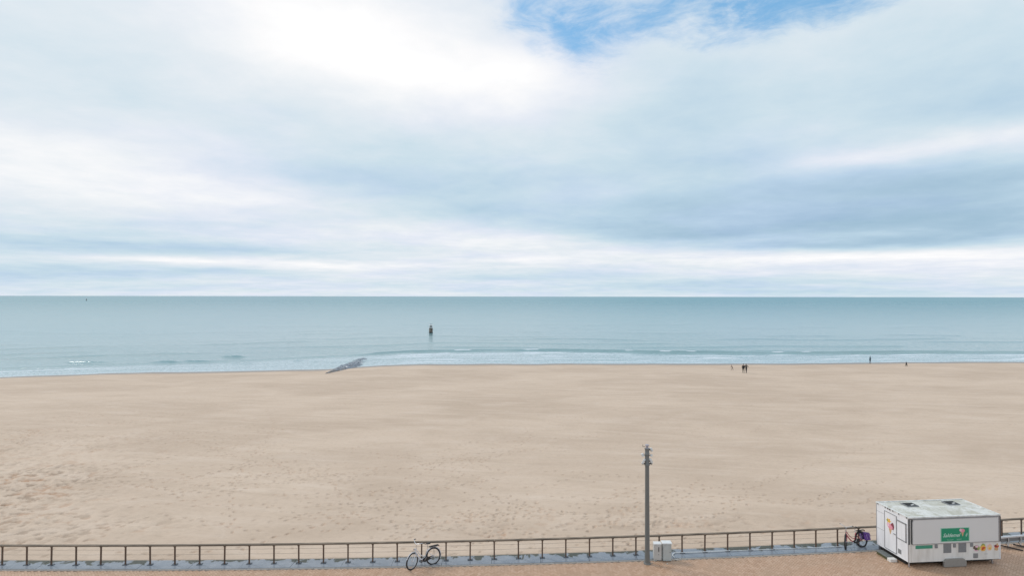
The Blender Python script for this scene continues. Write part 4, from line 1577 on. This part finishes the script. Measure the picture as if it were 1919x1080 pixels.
def boulder(mb_, p, r):
    n0 = len(mb_.v)
    segs, rings = 7, 4
    verts = []
    for i in range(rings + 1):
        ph = PI * i / rings
        for k in range(segs):
            th = 2 * PI * k / segs
            rr = r * rs.uniform(.78, 1.18)
            verts.append((rr * math.sin(ph) * math.cos(th), rr * math.sin(ph) * math.sin(th), rr * math.cos(ph)))
    b0 = len(mb_.v)
    mb_.v += verts
    for i in range(rings):
        for k in range(segs):
            k2 = (k + 1) % segs
            mb_.f.append((b0 + i * segs + k, b0 + (i + 1) * segs + k, b0 + (i + 1) * segs + k2, b0 + i * segs + k2))
            mb_.mi.append(0)
    M_ = Matrix.Translation(p) @ Matrix.Rotation(rs.random() * 6, 4, 'Z') @ Matrix.Rotation(rs.uniform(-.4, .4), 4, 'X') @ Matrix.Diagonal((rs.uniform(.9, 1.5), rs.uniform(.7, 1.1), rs.uniform(.5, .8), 1))
    mb_.xform(M_, n0)


for k in range(1500):
    t = rs.random() ** 0.85
    half = 0.35 + 2.1 * min(1, t / .55) ** 1.2
    if t > .93:
        half *= 1 - (t - .93) / .12
    cen = math.sin(t * 3.0) * 0.5
    w = rs.uniform(-1, 1)
    q = gax * (t * GL) + gno * (cen + w * half)
    bx, by = g0.x + q.x, g0.y + q.y
    base = max(float(beach_base(bx, by)), SEA_Z - .35)
    dome = (1 - abs(w) ** 2) * (0.10 + .28 * min(1, t / .5)) - .10 * max(0, (t - .7) / .3)
    p = Vector((q.x, q.y, base + dome - .15))
    boulder(bA if rs.random() < min(1, .25 + t * 2) else bB, p, rs.uniform(.2, .5) * (.5 + .5 * min(1, t * 2.5)))
tag(bA.build('boulders', m_rock, groyne), kind='stuff')
tag(bB.build('boulders', m_rockd, groyne), 'sandy brown boulders at the landward end', kind='stuff')

# ------------------------------------------------------------------ beacon in the sea and far buoy
bp_ = at(807.5, 624.5, SEA_Z)
ks = bp_.y / FPX                       # metres per photo pixel there
m_bdark = mat('beacon_dark_base', (0.025, 0.025, 0.025), 0.6, var=.5)
m_brust = mat('beacon_weathered_drum', (0.12, 0.10, 0.085), 0.7, var=.9, vscale=1.2, tint=(0.30, 0.24, 0.18))
m_bpale = mat('beacon_pale_band', (0.50, 0.46, 0.40), 0.6, var=.5)
m_btop = mat('beacon_slate', (0.05, 0.07, 0.08), 0.5, var=.4)
bea = empty('sea_beacon', bp_, 0, 'dark banded marker beacon with a pale railed platform, standing in the sea', 'beacon')
b = MB()
b.lathe([(3.7 * ks, -1.5), (3.7 * ks, 1.0 * ks), (3.5 * ks, 2.0 * ks)], 18)
b.build('base', m_bdark, bea, True)
b = MB()
b.lathe([(3.5 * ks, 2.0 * ks), (3.4 * ks, 5.4 * ks), (3.6 * ks, 5.5 * ks), (3.6 * ks, 6.0 * ks), (3.4 * ks, 6.1 * ks), (3.3 * ks, 8.4 * ks)], 18)
b.build('drum', m_brust, bea, True)
b = MB()
b.box(-2.6 * ks, .9 * ks, -3.6 * ks, -3.3 * ks, 5.0 * ks, 5.9 * ks)
b.xform(Matrix.Rotation(-.2, 4, 'Y')).build('name_board', m_bpale, bea)
b = MB()
b.lathe([(3.6 * ks, 8.4 * ks), (3.7 * ks, 9.4 * ks)], 18)
b.build('ring_band', m_btop, bea, True)
b = MB()
b.lathe([(3.9 * ks, 9.4 * ks), (3.9 * ks, 10.1 * ks), (2.0 * ks, 10.2 * ks), (2.0 * ks, 11.3 * ks)], 18)
b.build('platform', m_white, bea, True)
b = MB()
b.lathe([(2.0 * ks, 11.3 * ks), (2.8 * ks, 11.8 * ks), (2.4 * ks, 12.8 * ks), (.8 * ks, 13.4 * ks)], 14)
b.build('lantern_housing', m_btop, bea, True)
b = MB()
b.lathe([(.7 * ks, 13.4 * ks), (4.4 * ks, 13.8 * ks), (4.6 * ks, 14.6 * ks), (1.2 * ks, 15.2 * ks)], 18)
b.build('canopy', m_white, bea, True)
b = MB()
b.lathe([(.35 * ks, 15.2 * ks), (.35 * ks, 16.3 * ks), (.8 * ks, 16.4 * ks), (.8 * ks, 17.4 * ks), (.2 * ks, 17.8 * ks)], 10)
b.build('light', m_btop, bea, True)

bq_ = at(162, 563.8, SEA_Z)
kq = bq_.y / FPX
buoy = empty('navigation_buoy', bq_, 0, 'tiny grey buoy far out near the horizon on the left', 'buoy')
b = MB()
b.lathe([(1.0 * kq, -1), (1.0 * kq, .9 * kq), (.4 * kq, 1.1 * kq)], 12)
b.build('float', m_mast, buoy, True)
b = MB()
b.lathe([(.55 * kq, 1.1 * kq), (.35 * kq, 2.4 * kq), (.6 * kq, 2.5 * kq), (.6 * kq, 3.4 * kq), (.1 * kq, 3.8 * kq)], 8)
b.build('mast', m_mast, buoy, True)

# ------------------------------------------------------------------ people and dog


def skin_body(name, joints, bones, mats_, parent, root, sub=1):
    me = bpy.data.meshes.new(name)
    keys = list(joints)
    me.from_pydata([joints[k][0] for k in keys], [(keys.index(a), keys.index(b)) for a, b in bones], [])
    o = bpy.data.objects.new(name, me)
    COL.objects.link(o)
    md = o.modifiers.new('skin', 'SKIN')
    md.use_smooth_shade = True
    if not me.skin_vertices:
        pass
    sv = me.skin_vertices[0].data
    for i, k in enumerate(keys):
        r = joints[k][1]
        sv[i].radius = r if isinstance(r, tuple) else (r, r)
        sv[i].use_root = (k == root)
    sm = o.modifiers.new('subsurf', 'SUBSURF')
    sm.levels = sub
    sm.render_levels = sub
    me.materials.append(mats_)
    o.parent = parent
    return o


def body_mat(name, top, trousers, shoes, skin_c, waist, neck, sleeve_x=None):
    """colour by height on the standing figure: shoes, trousers, jacket, skin"""
    m_ = bpy.data.materials.new(name)
    m_.use_nodes = True
    q = NG(m_.node_tree)
    bs = q.n['Principled BSDF']
    bs.inputs['Roughness'].default_value = 0.8
    s_ = q.new('ShaderNodeSeparateXYZ')
    q.put(s_.inputs[0], q.new('ShaderNodeTexCoord').outputs['Object'])
    zz = q.m('DIVIDE', s_.outputs[2], 2.0)
    c = q.ramp(zz, [(0, shoes), (0.04, trousers), (waist / 2, top), (neck / 2, skin_c)], 'CONSTANT')
    q.put(bs.inputs['Base Color'], q.mix(q.m('MULTIPLY', q.noise(s_.inputs[0].links[0].from_socket, 9, 3), 0.3), c, (0.02, 0.02, 0.02)))
    return m_


def person(p, rz, label, h=1.74, coat=1.0, legs=((.0, .0), (.0, .0)), bend=0.0, arms=None, mats_=None, hair=(0.03, 0.02, 0.015), hairlen=0.0, face=(0.5, 0.33, 0.25)):
    """figure faces +y; legs = fore-aft swing of each foot (left, right); arms = elbow and wrist offsets"""
    root = empty('person', p, rz, label, 'person')
    k = h / 1.74
    hip, sh, nk = 0.92, 1.42, 1.50

    def bz(y, z):                       # bend the trunk forward about the hip
        dz = z - hip
        return (y * math.cos(bend) + dz * math.sin(bend), hip + dz * math.cos(bend) - y * math.sin(bend))
    J, Bn = {}, []

    def add(nm, x_, y_, z_, r, par=None, raw=False):
        if not raw and z_ >= hip:
            y_, z_ = bz(y_, z_)
        J[nm] = ((x_ * k, y_ * k, z_ * k), tuple(q * k for q in r) if isinstance(r, tuple) else r * k)
        if par:
            Bn.append((par, nm))
    add('pelvis', 0, 0, hip, (.15 * coat, .11 * coat))
    add('waist', 0, 0, 1.08, (.145 * coat, .105 * coat), 'pelvis')
    add('chest', 0, .01, 1.28, (.17 * coat, .12 * coat), 'waist')
    add('collar', 0, 0, 1.42, (.11, .085), 'chest')
    add('neck', 0, .01, 1.50, .055, 'collar')
    add('jaw', 0, .03, 1.57, (.062, .072), 'neck')
    add('skull', 0, .015, 1.66, (.078, .095), 'jaw')
    add('crown', 0, .01, 1.73, (.045, .055), 'skull')
    for s_, (sw, kn) in zip((-1, 1), legs):
        n_ = 'L' if s_ < 0 else 'R'
        add('hip' + n_, s_ * .09, 0, .88, .088, 'pelvis', True)
        add('knee' + n_, s_ * .10, sw * .5 + kn, .49, .058, 'hip' + n_, True)
        add('calf' + n_, s_ * .10, sw * .78 + kn * .3, .30, .05, 'knee' + n_, True)
        add('ankle' + n_, s_ * .10, sw, .09, .037, 'calf' + n_, True)
        add('toe' + n_, s_ * .11, sw + .17, .035, (.042, .028), 'ankle' + n_, True)
    arms_ = arms or (((-.05, -.02, -.28), (-.03, .06, -.54)), ((.05, -.02, -.28), (.03, .06, -.54)))
    for s_, (e_, w_) in zip((-1, 1), arms_):
        n_ = 'l' if s_ < 0 else 'r'
        y0, z0 = bz(0, 1.40)
        add('sh' + n_, s_ * .18, y0, z0, .062, None, True)
        Bn.append(('collar', 'sh' + n_))
        add('elb' + n_, s_ * .18 + e_[0], y0 + e_[1], z0 + e_[2], .045, 'sh' + n_, True)
        add('wr' + n_, s_ * .18 + w_[0], y0 + w_[1], z0 + w_[2], .030, 'elb' + n_, True)
        d = Vector(J['wr' + n_][0]) - Vector(J['elb' + n_][0])
        d.normalize()
        wv = Vector(J['wr' + n_][0])
        side = d.cross(Vector((0, 1, 0.01))).normalized()
        pl = wv + d * .07 * k
        J['palm' + n_] = (tuple(pl), (.036 * k, .018 * k))
        Bn.append(('wr' + n_, 'palm' + n_))
        sd_ = Vector((0, 1, 0)) if abs(d.y) < .7 else Vector((0, 0, 1))
        for fi, off in enumerate((-.03, -.01, .01, .03)):
            L_ = (.062, .072, .068, .052)[fi] * k
            a = pl + sd_ * off * k + d * .02 * k
            J['f%d%s' % (fi, n_)] = (tuple(a + d * L_ * .5 + side * .004), .0085 * k)
            J['g%d%s' % (fi, n_)] = (tuple(a + d * L_ + side * .016), .0075 * k)
            Bn.append(('palm' + n_, 'f%d%s' % (fi, n_)))
            Bn.append(('f%d%s' % (fi, n_), 'g%d%s' % (fi, n_)))
        J['t0' + n_] = (tuple(wv + d * .045 * k + sd_ * .045 * k), .0095 * k)
        J['t1' + n_] = (tuple(wv + d * .085 * k + sd_ * .055 * k), .008 * k)
        Bn.append(('wr' + n_, 't0' + n_))
        Bn.append(('t0' + n_, 't1' + n_))
    skin_body('body', J, Bn, mats_, root, 'pelvis')
    # hair cap and face details
    hy, hz_ = bz(.015, 1.665)
    b = MB()
    b.lathe([(.02, .085), (.06, .075), (.092, .03), (.098, -.02), (.09, -.05 - hairlen), (.07, -.06 - hairlen)], 14)
    b.xform(Matrix.Translation((0, (hy - .012) * k, hz_ * k + .01)) @ Matrix.Rotation(-bend, 4, 'X') @ Matrix.Diagonal((k, k * 1.12, k, 1)))
    b.build('hair', mat('hair', hair, .6, var=.4), root, True)
    b = MB()
    b.hexa([(-.014, .0, -.03), (.014, .0, -.03), (.009, .0, .02), (-.009, .0, .02), (-.012, .03, -.028), (.012, .03, -.028), (.005, .008, .02), (-.005, .008, .02)])
    b.xform(Matrix.Translation((0, (hy + .085) * k, (hz_ - .045) * k)) @ Matrix.Rotation(-bend, 4, 'X'))
    b.build('nose', mat('face_skin', face, .6), root)
    return root


SK = (0.45, 0.30, 0.23)
pm1 = body_mat('black_coat_outfit', (0.012, 0.012, 0.014), (0.015, 0.015, 0.018), (0.02, 0.02, 0.02), SK, .60, 1.50)
pm2 = body_mat('dark_jacket_outfit', (0.018, 0.02, 0.026), (0.03, 0.032, 0.04), (0.02, 0.02, 0.02), SK, .88, 1.50)
pm3 = body_mat('grey_blue_outfit', (0.10, 0.17, 0.22), (0.02, 0.03, 0.05), (0.02, 0.02, 0.02), SK, .88, 1.52)
pm4 = body_mat('child_outfit', (0.02, 0.008, 0.010), (0.010, 0.01, 0.012), (0.01, 0.01, 0.01), SK, .40, .90)
person(at_beach(1393.2, 699.8), 2.9, 'person in a wide black coat standing on the sand, left one of the close pair', 1.86, 1.35, ((.10, .02), (-.08, 0)), 0.05,
       (((-.10, .02, -.27), (-.02, .16, -.46)), ((.08, .02, -.27), (.04, .14, -.50))), pm1)
person(at_beach(1398.6, 699.6), 2.4, 'person in a dark jacket with elbow out, right one of the close pair', 1.80, 1.05, ((.22, .03), (-.20, 0)), 0.08,
       (((-.26, .02, -.14), (-.06, .16, -.28)), ((.10, .05, -.25), (.0, .25, -.32))), pm2, hairlen=.08)
person(at_beach(1372.5, 694.6), 1.25, 'small child in dark clothes running with legs apart, left of the dark pair', 1.16, 1.15, ((.34, .05), (-.30, .04)), 0.45,
       (((-.12, .12, -.22), (-.05, .30, -.30)), ((.10, -.14, -.20), (.08, -.20, -.42))), pm4, hair=(0.02, 0.012, 0.012))
person(at_beach(1630.8, 681.6), 0.3, 'person in a grey-blue jacket standing alone at the edge of the water', 1.72, 1.0, ((.05, 0), (-.05, 0)), 0.0, None, pm3)

# dog, seen nearly end on
dpos = at_beach(1698.6, 687.2)
dog = empty('dog', dpos, 1.02, 'black dog walking on the sand near the water, right of the lone person', 'dog')
J = {'pel': ((-.28, 0, .50), (.12, .13)), 'bel': ((0, 0, .50), (.125, .13)), 'che': ((.25, 0, .50), (.15, .18)), 'ne': ((.40, 0, .64), .085),
     'he': ((.50, 0, .74), .085), 'mu': ((.60, 0, .71), .05), 'no': ((.68, 0, .69), .032), 'ta1': ((-.42, 0, .50), .03), 'ta2': ((-.56, .03, .40), .022), 'ta3': ((-.66, .05, .42), .012)}
Bn = [('pel', 'bel'), ('bel', 'che'), ('che', 'ne'), ('ne', 'he'), ('he', 'mu'), ('mu', 'no'), ('pel', 'ta1'), ('ta1', 'ta2'), ('ta2', 'ta3')]
for s_ in (-1, 1):
    n_ = 'l' if s_ < 0 else 'r'
    sw = .06 * s_
    J['el' + n_] = ((.24, .09 * s_, .34), .05)
    J['wr' + n_] = ((.26 + sw, .09 * s_, .17), .03)
    J['fp' + n_] = ((.25 + sw, .09 * s_, .04), .028)
    J['ft' + n_] = ((.32 + sw, .09 * s_, .025), .025)
    J['kn' + n_] = ((-.22 - sw, .10 * s_, .34), .065)
    J['hk' + n_] = ((-.38 - sw, .10 * s_, .19), .032)
    J['hp' + n_] = ((-.35 - sw, .10 * s_, .04), .028)
    J['ht' + n_] = ((-.28 - sw, .10 * s_, .025), .025)
    J['ea' + n_] = ((.47, .06 * s_, .83), .022)
    Bn += [('che', 'el' + n_), ('el' + n_, 'wr' + n_), ('wr' + n_, 'fp' + n_), ('fp' + n_, 'ft' + n_),
           ('pel', 'kn' + n_), ('kn' + n_, 'hk' + n_), ('hk' + n_, 'hp' + n_), ('hp' + n_, 'ht' + n_), ('he', 'ea' + n_)]
skin_body('body', J, Bn, mat('black_fur', (0.012, 0.011, 0.011), .8, var=.4), dog, 'pel')
dog.scale = (1.15, 1.15, 1.15)

print('OBJECTS', len(bpy.data.objects))
